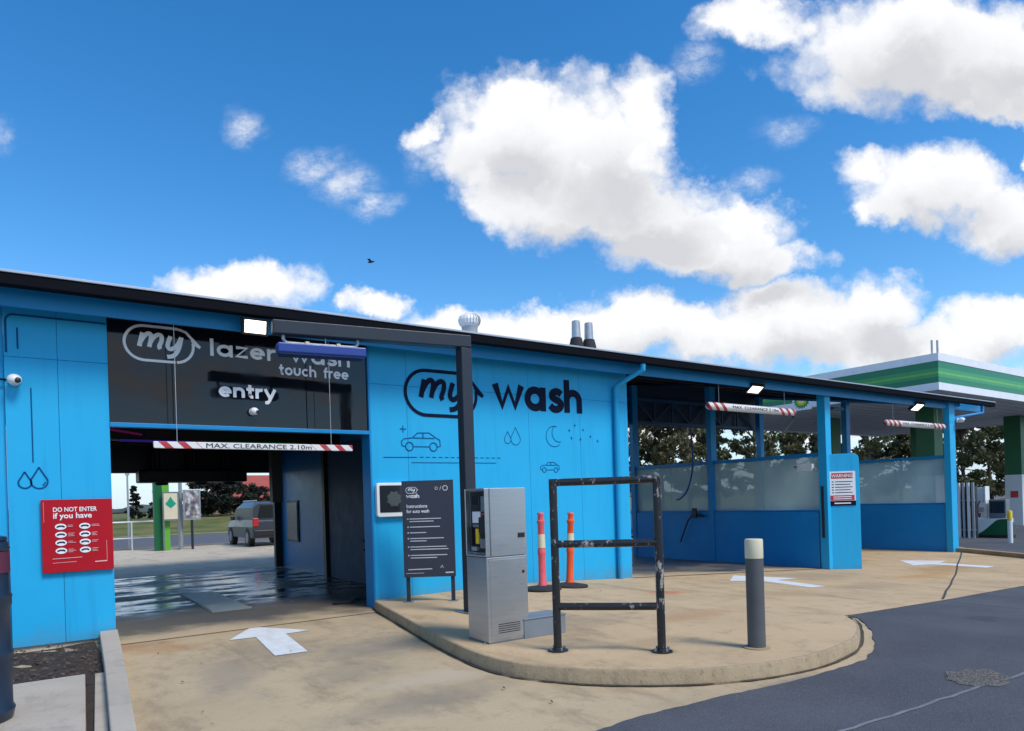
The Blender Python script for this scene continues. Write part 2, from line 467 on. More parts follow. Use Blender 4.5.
def wet_ex(t, vec, c, r):
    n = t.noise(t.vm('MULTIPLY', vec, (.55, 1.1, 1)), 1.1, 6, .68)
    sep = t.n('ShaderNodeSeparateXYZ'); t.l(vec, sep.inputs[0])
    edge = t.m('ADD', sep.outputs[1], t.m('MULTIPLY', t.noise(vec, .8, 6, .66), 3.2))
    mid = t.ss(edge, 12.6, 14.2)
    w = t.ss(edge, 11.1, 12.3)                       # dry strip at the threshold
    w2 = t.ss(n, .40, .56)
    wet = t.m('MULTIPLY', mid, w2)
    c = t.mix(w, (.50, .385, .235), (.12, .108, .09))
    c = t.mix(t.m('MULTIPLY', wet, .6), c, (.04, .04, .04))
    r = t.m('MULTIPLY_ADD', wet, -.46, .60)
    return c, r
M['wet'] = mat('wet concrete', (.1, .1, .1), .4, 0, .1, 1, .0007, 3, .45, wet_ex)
M['grate'] = mat('steel grating', (.30, .34, .34), .4, .4, .1, 4)
def paint_ex(t, vec, c, r):
    n = t.noise(vec, 7, 7, .78); n2 = t.noise(t.vm('MULTIPLY', vec, (3, .7, 1)), 1.5, 4, .6)
    c = t.mix(t.m('MULTIPLY', t.ss(n2, .45, .7), .35), c, (.42, .37, .30))
    return t.mix(t.ss(n, .60, .70), c, (.42, .33, .22)), r
M['paint'] = mat('road paint', (.70, .72, .72), .7, 0, .10, 5, extra=paint_ex)
def worn(t, vec, c, r):
    n = t.noise(t.vm('MULTIPLY', vec, (1, 1, .45)), 20, 6, .75)
    n2 = t.noise(vec, 1.7, 2, .5)
    c = t.mix(t.ss(t.m('ADD', n, t.m('MULTIPLY', n2, .5)), .83, .89), c, (.36, .33, .31))
    return c, r
M['worn'] = mat('worn black paint', (.012, .013, .016), .4, 0, .1, 5, .002, 30, .5, worn)
def stripe_mat(name, L, k):
    """white bar, red slanted bands near both ends (object coordinates, x along the bar)"""
    Mx = bpy.data.materials.new(name); Mx.use_nodes = True; t = NT(Mx.node_tree)
    out = t.n('ShaderNodeOutputMaterial'); b = t.n('ShaderNodeBsdfPrincipled'); t.l(b.outputs[0], out.inputs[0])
    tc = t.n('ShaderNodeTexCoord').outputs['Object']
    sep = t.n('ShaderNodeSeparateXYZ'); t.l(tc, sep.inputs[0])
    ax = t.m('ABSOLUTE', sep.outputs[0])
    sg = t.m('SIGN', sep.outputs[0])
    sl = t.m('MULTIPLY', t.m('ADD', sep.outputs[2], t.m('MULTIPLY', sep.outputs[1], -1)), sg)
    ph = t.m('FRACT', t.m('MULTIPLY', t.m('ADD', ax, sl), k))
    m = t.m('MULTIPLY', t.m('LESS_THAN', ph, .46), t.m('GREATER_THAN', t.m('ADD', ax, sl), L * .285))
    dirt = t.noise(tc, 6, 4, .6)
    c = t.mix(m, (.72, .71, .70), (.42, .03, .04))
    c = t.mix(t.m('MULTIPLY', t.ss(dirt, .5, .75), .3), c, (.35, .33, .31))
    t.l(c, b.inputs['Base Color']); b.inputs['Roughness'].default_value = .45
    return Mx
M['frost'] = bpy.data.materials.new('frosted screen'); M['frost'].use_nodes = True
t = NT(M['frost'].node_tree)
o_ = t.n('ShaderNodeOutputMaterial'); tr = t.n('ShaderNodeBsdfTranslucent'); gl = t.n('ShaderNodeBsdfPrincipled'); tp = t.n('ShaderNodeBsdfTransparent'); mx = t.n('ShaderNodeMixShader'); mx2 = t.n('ShaderNodeMixShader')
tr.inputs[0].default_value = (.62, .80, .82, 1); gl.inputs['Base Color'].default_value = (.26, .36, .37, 1); gl.inputs['Roughness'].default_value = .35
pn = t.n('ShaderNodeNewGeometry').outputs['Position']
t.l(t.m('MULTIPLY_ADD', t.noise(pn, 1.2, 4, .6), .3, .35), mx.inputs[0])
t.l(tr.outputs[0], mx.inputs[1]); t.l(gl.outputs[0], mx.inputs[2])
mx2.inputs[0].default_value = .36; t.l(mx.outputs[0], mx2.inputs[1]); t.l(tp.outputs[0], mx2.inputs[2]); t.l(mx2.outputs[0], o_.inputs[0])
M['carglass'] = mat('car glass', (.006, .008, .010), .08, 0, .05, spec=.2)
M['carpaint'] = mat('grey car paint', (.055, .063, .078), .32, .3, .04, 2, 0, 40, .4, None, .15)
M['tail'] = mat('tail lamp', (.5, .015, .015), .2, 0, .05)
M['roofred'] = mat('red roof', (.34, .07, .05), .7, 0, .12, 2)
M['brick'] = mat('house wall', (.26, .17, .12), .8, 0, .1, 4)
M['hazehill'] = mat('far trees', (.06, .08, .075), .9, 0, .3, .05)
M['bark2'] = mat('dry leaf', (.10, .06, .03), .9, 0, .5, 9)
M['bark'] = mat('bark', (.14, .11, .085), .9, 0, .3, 3, .02, 12, .2)
def leafmat(name, a, b, c_):
    Mx = bpy.data.materials.new(name); Mx.use_nodes = True; t = NT(Mx.node_tree)
    out = t.n('ShaderNodeOutputMaterial'); bs = t.n('ShaderNodeBsdfPrincipled'); trn = t.n('ShaderNodeBsdfTranslucent'); mx = t.n('ShaderNodeMixShader')
    p = t.n('ShaderNodeNewGeometry').outputs['Position']
    col = t.ramp(t.m('ADD', t.m('MULTIPLY', t.noise(p, .9, 2), .6), t.m('MULTIPLY', t.noise(p, 5, 2), .4)), [(.36, a), (.5, b), (.64, c_)])
    t.l(col, bs.inputs['Base Color']); bs.inputs['Roughness'].default_value = .6; t.l(col, trn.inputs[0])
    mx.inputs[0].default_value = .35; t.l(bs.outputs[0], mx.inputs[1]); t.l(trn.outputs[0], mx.inputs[2]); t.l(mx.outputs[0], out.inputs[0])
    return Mx
M['gum'] = leafmat('gum leaves', (.075, .085, .032), (.14, .145, .058), (.22, .17, .085))
M['gumdark'] = leafmat('dark leaves', (.055, .068, .028), (.095, .11, .042), (.16, .15, .065))
M['conifer'] = leafmat('conifer leaves', (.006, .010, .006), (.014, .02, .011), (.03, .036, .02))

# ------------------------------------------------------------------ ground
def rectp(x0, x1, y0, y1): return [(x0, y0), (x1, y0), (x1, y1), (x0, y1)]
S = dict(kind='structure')
tag(sheet('ground', rectp(-500, 600, -80, 900), M['grass'], -.05), **S)
AE = [(22.8, 5.9), (15.47, 5.2), (11.14, 4.765), (8.148, 4.545), (7.95, 4.32), (7.42, 3.9), (6.94, 3.62), (6.37, 3.42), (5.37, 3.42), (4.54, 3.52), (3.635, 3.6), (3.1, 3.57), (0, 3.55)]
rj = random.Random(9)
AE = [(x + rj.uniform(-.011, .011), y + rj.uniform(-.011, .011)) for x, y in [(AE[i][0] + (AE[i + 1][0] - AE[i][0]) * k / 9, AE[i][1] + (AE[i + 1][1] - AE[i][1]) * k / 9) for i in range(len(AE) - 1) for k in range(9)]]
tag(sheet('asphalt', [(-40, -60), (90, -60), (90, 12), (40, 12), (22.8, 9.0)] + AE + [(-40, 3.5)], M['asphalt'], .004), **S)
tag(sheet('driveway', [(-40, 3.3), (9, 3.3), (9, 9.9), (9.8, 9.9), (9.8, 18), (90, 18), (90, 33), (-40, 33)], M['drive'], -.004), **S)
tag(sheet('yard', rectp(-39, 89, 18.9, 33), M['yard'], .001), **S)
tag(sheet('wash_floor', rectp(.3, 5.5, 9.55, 18.95), M['wet'], .006), **S)
def bay_ex(t, vec, c, r):  # damp concrete; the deep bay's shadow is also painted into its dark tone
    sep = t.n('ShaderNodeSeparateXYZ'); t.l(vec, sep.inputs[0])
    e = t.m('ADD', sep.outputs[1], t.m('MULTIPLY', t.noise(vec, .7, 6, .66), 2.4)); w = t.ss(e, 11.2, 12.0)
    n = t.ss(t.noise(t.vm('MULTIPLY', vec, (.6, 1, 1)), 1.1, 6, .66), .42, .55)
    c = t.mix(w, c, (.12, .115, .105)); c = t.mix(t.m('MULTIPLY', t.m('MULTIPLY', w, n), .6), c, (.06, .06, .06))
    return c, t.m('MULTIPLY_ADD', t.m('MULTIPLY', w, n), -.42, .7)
M['bayfloor'] = mat('damp shaded bay concrete', (.50, .37, .22), .7, 0, .08, 1.3, .001, 6, .4, bay_ex)
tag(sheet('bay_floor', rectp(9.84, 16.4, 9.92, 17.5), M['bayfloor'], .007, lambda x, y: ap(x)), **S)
ISL = [(4.30, 9.9), (4.2, 9.56), (4.02, 8.6), (3.80, 7.5), (3.66, 6.75), (3.55, 6.05), (3.51, 5.55), (3.54, 5.2), (3.61, 4.97), (3.73, 4.73), (3.92, 4.44), (4.24, 4.12), (4.60, 3.86), (4.9, 3.72), (5.2, 3.62), (5.66, 3.55), (6.0, 3.555), (6.32, 3.6), (6.65, 3.67), (6.93, 3.78), (7.32, 3.98), (7.65, 4.19), (7.95, 4.44), (8.1, 4.56)]
ISL = spline(ISL, 3)
def offset(pts, d):
    vs, _ = rib(pts, 2 * d); return [tuple(v) for v in vs[0::2]]
tag(sheet('apron', offset(ISL, .03) + [(8.148, 4.56), (11.14, 4.785), (15.47, 5.22), (22.8, 5.95), (22.8, 8.8), (23.6, 9.4), (23.6, 18.1), (9.75, 18.1), (9.75, 9.9)], M['apron'], 0.002, lambda x, y: ap(x), sorted(XC + [7, 8.5, 9.2])), **S)
mb = MB()
rows = [[(x, y, ap(x) + .002) for x, y in offset(ISL, .033)], [(x, y, ap(x) - .002) for x, y in offset(ISL, .008)], [(x, y, ap(x) - .014) for x, y in offset(ISL, .001)], [(x, y, lo(x) - .06) for x, y in offset(ISL, -.012)]]
n = len(ISL)
mb.add([q for r_ in rows for q in r_], [(k * n + i, k * n + i + 1, (k + 1) * n + i + 1, (k + 1) * n + i) for k in range(3) for i in range(n - 1)])
tag(mb.build('kerb', M['kerb'], smooth=True), **S)
# dirt gathered along the foot of the kerb
M['dirt'] = mat('gutter dirt', (.07, .055, .04), .95, 0, .5, 12)
rk_ = random.Random(3)
vs_, fs_ = rib(offset(ISL, -.022), [rk_.uniform(.008, .045) for _ in ISL])
tag(MB().add([(x, y, lo(x) + .011) for x, y in vs_], fs_).build('dirt_line', M['dirt'], fixn=False), **S)
# kerb beam, soil bed and footpath slab at the left
mb = MB().prism([(.67, 9.86), (.865, 9.86), (.72, 7.6), (.55, 5.2), (.33, 2.), (.17, 2.), (.40, 5.2), (.55, 7.6)], -.05, .15)
tag(mb.build('kerb', M['slab'], bevel=.012), **S)
tag(sheet('soil', rectp(-4, .62, 7.5, 9.9), M['soil'], .012, xc=[x * .3 - 4 for x in range(16)], yc=[7.5 + .25 * k for k in range(10)], h=lambda x, y: .02 * math.sin(5 * x + 3 * y) * math.sin(4 * y)), **S)
tag(MB().prism([(-4, 7.88), (.405, 7.86), (.292, 5.8), (.06, 2.), (-4, 2.)], -.05, .05).build('footpath', M['slab'], bevel=.008), **S)
tag(MB().prism([(.485, 7.86), (.60, 7.86), (.385, 5.2), (.18, 2.2), (.10, 2.2), (.34, 5.76)], -.05, .04).build('footpath', M['slab'], bevel=.006), **S)
# joint filler between the slabs, fallen leaves
tag(MB().prism([(.41, 7.85), (.48, 7.85), (.335, 5.76), (.095, 2.1), (.065, 2.1), (.297, 5.8)], -.05, .015).build('soil', M['soil']), **S)
mb = MB()
for k in range(260):
    x = random.uniform(-.3, .6); y = random.uniform(7.95, 9.8); s_ = random.uniform(.012, .035); a = random.uniform(0, PI)
    z = .03 + random.uniform(0, .03)
    dx, dy = math.cos(a) * s_, math.sin(a) * s_
    mb.add([(x - dx, y - dy, z), (x + dy * .4, y - dx * .4, z + random.uniform(-.01, .02)), (x + dx, y + dy, z + random.uniform(-.01, .02)), (x - dy * .4, y + dx * .4, z)], [(0, 1, 2, 3)])
tag(mb.build('mulch', mat('bark chips', (.10, .065, .04), .9, 0, .5, 9), fixn=False), 'bark chips and dry leaves in the bed', kind='stuff')
mb = MB(); rl_ = random.Random(21)
for k in range(14):
    x = rl_.choice([rl_.uniform(1., 3.4), rl_.uniform(1., 1.2), rl_.uniform(3.9, 9)]); y = rl_.uniform(4.2, 9.4); z = (ap(x) if x > 3.9 else 0) + .012; s_ = rl_.uniform(.01, .025); a = rl_.uniform(0, PI)
    if 3.4 < x < 7.6 and y < 5: continue
    dx, dy = math.cos(a) * s_, math.sin(a) * s_
    mb.add([(x - dx, y - dy, z), (x + dy * .4, y - dx * .4, z + .006), (x + dx, y + dy, z + .012), (x - dy * .4, y + dx * .4, z + .003)], [(0, 1, 2, 3)])
tag(mb.build('leaf_litter', M['bark2'], fixn=False), 'scattered dry leaves and bits on the concrete', kind='stuff')
# forecourt step and slab
fc = [(23.12, 9.34), (22.0, 7.4), (18.5, 1.4), (18.5, -5), (90, -5), (90, 60), (23.75, 60), (23.75, 9.6)]
fh = lambda x, y: ap(x) * (1 - sm(26, 34, y)) + .11
tag(sheet('forecourt', fc, M['asphalt'], 0, fh), **S)
mb = MB()
e = [(23.75, 9.75), (23.12, 9.34), (22.0, 7.4), (18.5, 1.4)]
for i in range(len(e) - 1):
    (x0, y0), (x1, y1) = e[i], e[i + 1]
    nn = 6
    for k in range(nn):
        a = (x0 + (x1 - x0) * k / nn, y0 + (y1 - y0) * k / nn); b = (x0 + (x1 - x0) * (k + 1) / nn, y0 + (y1 - y0) * (k + 1) / nn)
        mb.bar((*a, ap(a[0]) + .035), (*b, ap(b[0]) + .035), .24, .17)
tag(mb.build('kerb', M['kerb2']), **S)
# painted arrows, joints, cracks
def ribsheet(name, pts, w, mt, dz, h=None):
    vs, fs = rib(pts, w); h = h or g
    return tag(MB().add([(x, y, h(x, y) + dz) for x, y in vs], fs).build(name, mt, fixn=False), **S)
def subdiv(pts, n=6, j=0):
    o = []
    for i in range(len(pts) - 1):
        for k in range(n):
            t_ = k / n
            o.append((pts[i][0] + (pts[i + 1][0] - pts[i][0]) * t_ + random.uniform(-j, j), pts[i][1] + (pts[i + 1][1] - pts[i][1]) * t_ + random.uniform(-j, j)))
    return o + [pts[-1]]
A1 = [(1.95, 8.88), (2.42, 9.66), (2.94, 8.83), (2.615, 8.80), (2.48, 7.56), (2.13, 7.59), (2.262, 8.85)]
tag(sheet('painted_arrow', A1, M['paint'], .003, lambda x, y: 0), **S)
aph = lambda x, y: ap(x)
tag(sheet('painted_arrow', [(12.3, 9.4), (11.0, 8.5), (11.6, 8.25), (11.22, 6.95), (11.72, 6.95), (12.1, 8.2), (12.95, 8.3)], M['paint'], .006, aph), **S)
tag(sheet('painted_arrow', [(19.6, 9.5), (18.5, 8.6), (19.0, 8.4), (18.9, 7.1), (19.35, 7.1), (19.5, 8.4), (20.1, 8.5)], M['paint'], .006, aph), **S)
M['joint'] = mat('joint sealant', (.05, .055, .05), .8, 0, .3, 6)
M['crackl'] = mat('pale crack filler', (.16, .17, .19), .8, 0, .3, 6)
ribsheet('expansion_joint', subdiv([(11.3, 4.86), (16.5, 6.83), (22.9, 9.27)], 10, .012), .035, M['joint'], .007, aph)
ribsheet('expansion_joint', subdiv([(9.8, 9.86), (16.3, 9.86)], 6), .05, M['joint'], .006, aph)
ribsheet('asphalt_crack', subdiv([(4.0, 2.55), (4.6, 2.49), (5.4, 2.43), (6.15, 2.38), (6.8, 2.30), (8, 2.2)], 5, .012), .03, M['crackl'], .008)
ribsheet('asphalt_crack', subdiv([(11.14, 4.70), (11.0, 3.7), (10.9, 2.7)], 5, .012), .04, M['crackl'], .008)
pp = [(6.41 + .30 * math.cos(a) * random.uniform(.85, 1.12) + .05 * math.sin(a), 2.51 + .22 * math.sin(a) * random.uniform(.8, 1.15)) for a in [2 * PI * k / 22 for k in range(22)]]
tag(sheet('gravel_patch', pp, M['gravelp'], .009), **S)
mb = MB()
for k in range(420):
    a = random.uniform(0, 2 * PI); q = math.sqrt(random.random()); x = 6.41 + .29 * q * math.cos(a); y = 2.51 + .21 * q * math.sin(a); s_ = random.uniform(.004, .011)
    mb.ball((x, y, g(x, y) + .01), s_, s_, s_ * .6, 5, 4)
tag(mb.build('gravel', M['gravelp']), 'loose stones in the worn asphalt patch', kind='stuff')
# road and verge at the back
tag(sheet('road', rectp(-200, 300, 35.5, 49), M['road'], -.02), **S)
tag(sheet('verge', rectp(-200, 300, 33.2, 35.3), mat('verge earth', (.16, .13, .09), .95, 0, .3, 2), -.01), **S)
tag(sheet('kerb', rectp(-200, 300, 49, 49.5), M['slab'], .05), **S)

# ------------------------------------------------------------------ the wash building
BLD = tag(empty('car_wash_building', (9, 9.9, 0)), 'long bright blue car wash building with a black gutter and open bays', 'building')
FP = Plane((0, 9.9, 0), (1, 0, 0), (0, 0, 1))      # front face
def part(mb, name, mt, bevel=0, parent=None, smooth=False):
    return mb.build(name, mt, parent or BLD, smooth, bevel, True)
def panels(x0, x1, xs, zs, y0=9.9, th=.10, gap=.0035):
    """sheet cladding with open seams over a dark backing"""
    mb = MB(); xs = [x0] + xs + [x1]
    for i in range(len(xs) - 1):
        for k in range(len(zs) - 1):
            mb.box(xs[i] + (gap / 2 if i else 0), xs[i + 1] - (gap / 2 if i < len(xs) - 2 else 0), y0, y0 + .04, zs[k] + (gap / 2 if k else 0), zs[k + 1] - (gap / 2 if k < len(zs) - 2 else 0))
    mb.box(x0 + .004, x1 - .004, y0 + .043, y0 + th, zs[0], zs[-1])
    return mb
w1 = part(panels(-.195, .85, [.325], [.06, 3.455, 4.24], th=.2), 'wall', M['blue'], .003)
part(MB().box(-4, -.2, 9.96, 10.1, .06, 4.24), 'wall', M['blue'])
part(MB().box(-4, .84, 9.93, 10.08, -.05, .057), 'plinth', M['slab'])
w2 = part(panels(4.33, 9.8, [4.95, 6.15, 7.35, 8.55], [-.08, 3.46, 4.24]), 'wall', M['blue'], .003)
part(MB().box(4.30, 4.326, 9.89, 10.2, -.03, 4.2), 'corner_trim', M['blue_frame'])
# side walls of the automatic bay and plant room
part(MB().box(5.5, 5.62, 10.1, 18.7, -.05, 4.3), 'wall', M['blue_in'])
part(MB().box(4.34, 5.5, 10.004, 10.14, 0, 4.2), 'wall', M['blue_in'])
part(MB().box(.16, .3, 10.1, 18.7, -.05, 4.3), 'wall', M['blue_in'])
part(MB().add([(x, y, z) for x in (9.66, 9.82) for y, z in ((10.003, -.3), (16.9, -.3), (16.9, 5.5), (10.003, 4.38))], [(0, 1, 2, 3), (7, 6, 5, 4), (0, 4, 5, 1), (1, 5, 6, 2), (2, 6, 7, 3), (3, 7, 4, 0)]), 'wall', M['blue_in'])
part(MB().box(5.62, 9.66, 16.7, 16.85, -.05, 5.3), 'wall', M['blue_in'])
part(MB().box(5.46, 5.498, 10.3, 14.9, .02, 2.9), 'splash_panel', mat('splash panel', (.008, .06, .15), .6, 0, .15, 1, spec=.3))
part(MB().box(5.40, 5.50, 15.0, 15.16, .0, 3.3), 'post', M['matblack'])
# fibreglass panel near the exit: frame and face
fr = part(MB().box(5.47, 5.498, 17.1, 18.0, .72, 1.76), 'wall_poster', M['char'])
part(MB().box(5.455, 5.469, 17.15, 17.95, .77, 1.71), 'poster_face', mat('poster face', (.02, .05, .12), .3), 0, fr)
# exit: rubber curtain post, header
part(MB().box(5.32, 5.50, 18.55, 18.72, .02, 3.3), 'exit_post', M['matblack'], .01)
part(MB().box(.3, 5.5, 18.5, 18.7, 2.52, 4.3), 'header', M['dark_in'])
part(MB().box(.3, 5.5, 10.2, 18.5, 3.25, 3.35), 'ceiling', M['dark_in'])
for k in range(5):
    part(MB().box(.3, 5.5, 11.2 + 1.6 * k, 11.32 + 1.6 * k, 3.1, 3.248), 'ceiling_beam', M['dark_in'])
# entry sign panel
es = part(MB().box(.853, 1.576, 9.93, 9.97, 2.73, 4.2).box(1.590, 3.346, 9.93, 9.97, 2.73, 4.2).box(3.360, 4.298, 9.93, 9.97, 2.73, 4.2).box(.853, 4.298, 9.972, 10.15, 2.73, 4.2), 'entry_sign_panel', M['gloss'])
part(MB().box(.852, 4.298, 9.885, 10.0, 2.672, 2.727), 'lintel_trim', M['blue_frame'], .004)
part(MB().box(.852, 4.298, 10.0, 10.15, 2.70, 2.726), 'lintel_return', M['matblack'])
EP = Plane((0, 9.93, 0), (1, 0, 0), (0, 0, 1))
ink = Ink(EP); my_logo(ink, 1.04, 3.765, .47); part(ink, 'logo', M['white'], parent=es)
ink = Ink(EP); letters(ink, 'lazer', 2.05, 3.675, .165, width=.90); part(ink, 'lettering', M['white'], parent=es)
ink = Ink(EP); letters(ink, 'wash', 3.13, 3.68, .165, width=.93); part(ink, 'lettering', M['white'], parent=es)
ink = Ink(EP); xe = letters(ink, 'touch', 2.97, 3.49, .115, sx=.98, bold=.25); part(ink, 'lettering', M['white'], parent=es)
ink = Ink(EP); letters(ink, 'free', 3.62, 3.49, .115, sx=.98, bold=.25); part(ink, 'lettering', M['white'], parent=es)
ink = Ink(EP); letters(ink, 'entry', 2.15, 3.13, .14, width=.77, bold=.31); part(ink, 'lettering', M['white'], parent=es)
# big logo and line drawings on the plant room wall
ink = Ink(FP); my_logo(ink, 4.93, 3.375, .77); part(ink, 'logo', M['navy'], parent=w2)
ink = Ink(FP); letters(ink, 'wash', 6.60, 3.19, .43, width=2.06, bold=.31); part(ink, 'lettering', M['navy'], parent=w2)
W = .022
def drawing(name, wall, strokes, w, d=.004):
    ink = Ink(FP, d)
    for st in strokes:
        if isinstance(st, tuple) and len(st) == 2 and isinstance(st[1], float): ink.line(st[0], st[1])
        else: ink.line(st, w)
    return part(ink, name, M['navyline'], parent=wall)
def carstrokes(cx_, cz_, k):
    k2 = k * .72
    P_ = lambda pts: [(cx_ + a * k, cz_ + b * k2) for a, b in pts]
    return [P_([(-.36, -.12), (-.43, -.1), (-.44, .02), (-.38, .09), (-.2, .12), (-.08, .26), (.18, .27), (.34, .13), (.42, .08), (.43, -.1), (.36, -.12)]), P_([(-.17, -.12), (.17, -.12)]),
            P_([(-.18, .12), (.3, .12)]), P_([(.04, .13), (.04, .26)])] + [arc(cx_ + q * k, cz_ - .12 * k2, .085 * k, 0, 360, 14) for q in (-.27, .27)]
def dropstroke(cx_, cz_, h):
    return [(cx_, cz_ + .55 * h), (cx_ + .16 * h, cz_ + .25 * h)] + [(cx_ + math.cos(R(a)) * .32 * h, cz_ - .1 * h + math.sin(R(a)) * .32 * h) for a in range(40, -225, -20)] + [(cx_ - .16 * h, cz_ + .25 * h), (cx_, cz_ + .55 * h)]
drawing('car_drawing', w2, carstrokes(5.19, 2.57, .80), .016)
drawing('sparkle_drawing', w2, [[(4.87, 2.72), (4.87, 2.83)], [(4.815, 2.775), (4.925, 2.775)]], .016)
drawing('ruled_line', w2, [[(4.52, 2.325), (5.1, 2.33)]], .013)
for k in range(14): drawing('dash', w2, [[(5.15 + k * .115, 2.332), (5.22 + k * .115, 2.333)]], .013)
drawing('ruled_line', w2, [[(5.0, 2.245), (6.62, 2.245)]], .011)
drawing('drop_drawing', w2, [dropstroke(7.05, 2.70, .32)], .011); drawing('drop_drawing', w2, [dropstroke(6.88, 2.68, .22)], .011)
drawing('moon_drawing', w2, [arc(7.92, 2.74, .19, 70, 310, 14), arc(8.03, 2.80, .16, 130, 285, 10)], .012)
for a, b in ((8.28, 2.86), (8.42, 2.96), (8.62, 2.88), (8.55, 2.7), (8.8, 2.76), (8.98, 2.68), (8.33, 2.72)):
    drawing('star_drawing', w2, [[(a - .025, b), (a + .025, b)], [(a, b - .03), (a, b + .03)]], .011)
drawing('car_drawing', w2, carstrokes(7.80, 2.17, .50), .012)
drawing('hose_drawing', w1, [[(-.17, 3.5), (-.17, 3.85)] + arc(-.09, 3.87, .08, 180, 90, 6) + [(.84, 3.95)]], .022)
drawing('short_line', w1, [[(-.06, 3.55), (-.06, 3.8)]], .018); drawing('short_line', w1, [[(.055, 3.1), (.055, 2.22)]], .014)
drawing('drop_drawing', w1, [dropstroke(.11, 2.02, .26), (arc(.11, 2.0, .06, 300, 350, 5), .014)], .018); drawing('drop_drawing', w1, [dropstroke(-.03, 2.0, .2)], .018)
# roof, gutter, fascia, soffit
rf = MB()
def roofz(y): return 4.25 + (y - 9.2) * .17
def slope_box(x0, x1, y0, y1, dz0, dz1):
    return MB().add([(x, y, roofz(y) + d) for d in (dz0, dz1) for y in (y0, y1) for x in (x0, x1)], [(0, 2, 3, 1), (4, 5, 7, 6), (0, 1, 5, 4), (2, 6, 7, 3), (0, 4, 6, 2), (1, 3, 7, 5)])
prof = []
for k in range(0, 708):
    x = -4 + k * .039
    prof.append((x, .012 * (1 if (k // 2) % 2 else 0)))
vs = []; fs = []
for x, dz in prof: vs += [(x, 9.24, roofz(9.24) + dz), (x, 19.0, roofz(19.) + dz)]
for i in range(len(prof) - 1): fs.append((2 * i, 2 * i + 2, 2 * i + 3, 2 * i + 1))
rf.add(vs, fs)
roof = part(rf, 'roof', M['zinc'])
part(slope_box(-4, 23.6, 9.4, 19., -.04, -.015), 'roof_lining', M['dark_in'])
part(MB().box(-4, 25.5, 9.20, 9.34, 4.105, 4.235), 'gutter', M['gut'], .012)
part(MB().box(-4, 25.3, 9.53, 9.57, 3.95, 4.20), 'fascia', M['blue_frame'], .004)
part(MB().box(-4, 25.5, 9.185, 9.235, 4.236, 4.264), 'roof_edge', M['zinc'], .003)
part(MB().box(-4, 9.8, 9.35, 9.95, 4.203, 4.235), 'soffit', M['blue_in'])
part(slope_box(23.605, 23.64, 9.47, 19, -.25, .03), 'barge_board', M['blue_frame'])
part(MB().box(9.82, 23.6, 16.55, 16.65, 4.0, 5.47), 'rear_beam', M['truss'])
part(MB().add([(-4, 10.0, -.05), (-4, 19, -.05), (-4, 19, roofz(19) - .05), (-4, 10.0, roofz(10) - .05), (-3.9, 10.0, -.05), (-3.9, 19, -.05), (-3.9, 19, roofz(19) - .05), (-3.9, 10.0, roofz(10) - .05)], [(0, 1, 2, 3), (7, 6, 5, 4), (0, 4, 5, 1), (1, 5, 6, 2), (2, 6, 7, 3), (3, 7, 4, 0)]), 'wall', M['blue_in'])
part(MB().box(-3.9, 9.66, 18.75, 18.85, 3.6, 5.58), 'wall', M['blue_in'])
for k in range(5): part(slope_box(9.9, 23.5, 10.6 + 1.35 * k, 10.68 + 1.35 * k, -.15, -.042), 'purlin', M['dark_in'])
# downpipes
dp = MB().tube([(9.62, 9.27, 4.12), (9.62, 9.27, 4.0), (9.45, 9.78, 3.78), (9.43, 9.83, 3.7), (9.42, 9.83, -.02)], .055, 12)
part(dp, 'downpipe', M['blue'], smooth=True)
part(MB().tube([(24.7, 9.27, 4.12), (24.7, 9.27, 3.88), (23.35, 9.5, 3.70), (23.2, 9.52, 3.6)], .05, 10), 'downpipe', M['blue_frame'], smooth=True)
# bay dividers
def divider(X, xs_posts):
    z0 = -.55
    d = MB().box(X - .09, X + .09, xs_posts[0] + .12, 16.5, z0, 1.06)
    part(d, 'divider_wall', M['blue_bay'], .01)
    part(MB().box(X - .05, X + .05, xs_posts[0] + .1, 16.5, 2.46, 2.56), 'rail', M['blue_frame'], .004)
    part(MB().box(X - .06, X + .06, xs_posts[0] + .1, 16.5, 1.063, 1.10), 'rail', M['blue_frame'], .004)
    part(slope_box(X - .06, X + .06, xs_posts[0] + .1, 16.5, -.20, -.042), 'rafter', M['truss'])
    for i in range(len(xs_posts) - 1):
        a, b = xs_posts[i] + .09, xs_posts[i + 1] - .09
        m_ = (a + b) / 2
        part(MB().box(X - .012, X + .012, a, m_ - .006, 1.10, 2.455), 'screen', M['frost'])
        part(MB().box(X - .012, X + .012, m_ + .006, b, 1.10, 2.455), 'screen', M['frost'])
    for q in xs_posts[1:]:
        part(MB().box(X - .12, X + .12, q - .09, q + .09, z0, roofz(q) - .2), 'post', M['blue_frame'], .006)
divider(16.5, [9.78, 13.25, 16.4])
divider(23.05, [9.55, 12.8, 16.2])
part(MB().box(16.38, 16.62, 9.62, 9.84, -.5, 4.24), 'post', M['blue_fin'], .006)
part(MB().box(22.87, 23.24, 9.47, 9.65, -.6, 4.24), 'post', M['blue_fin'], .006)
part(MB().box(22.2, 22.93, 12.75, 12.83, 4.3, 4.4), 'bracket', M['blue_frame'])
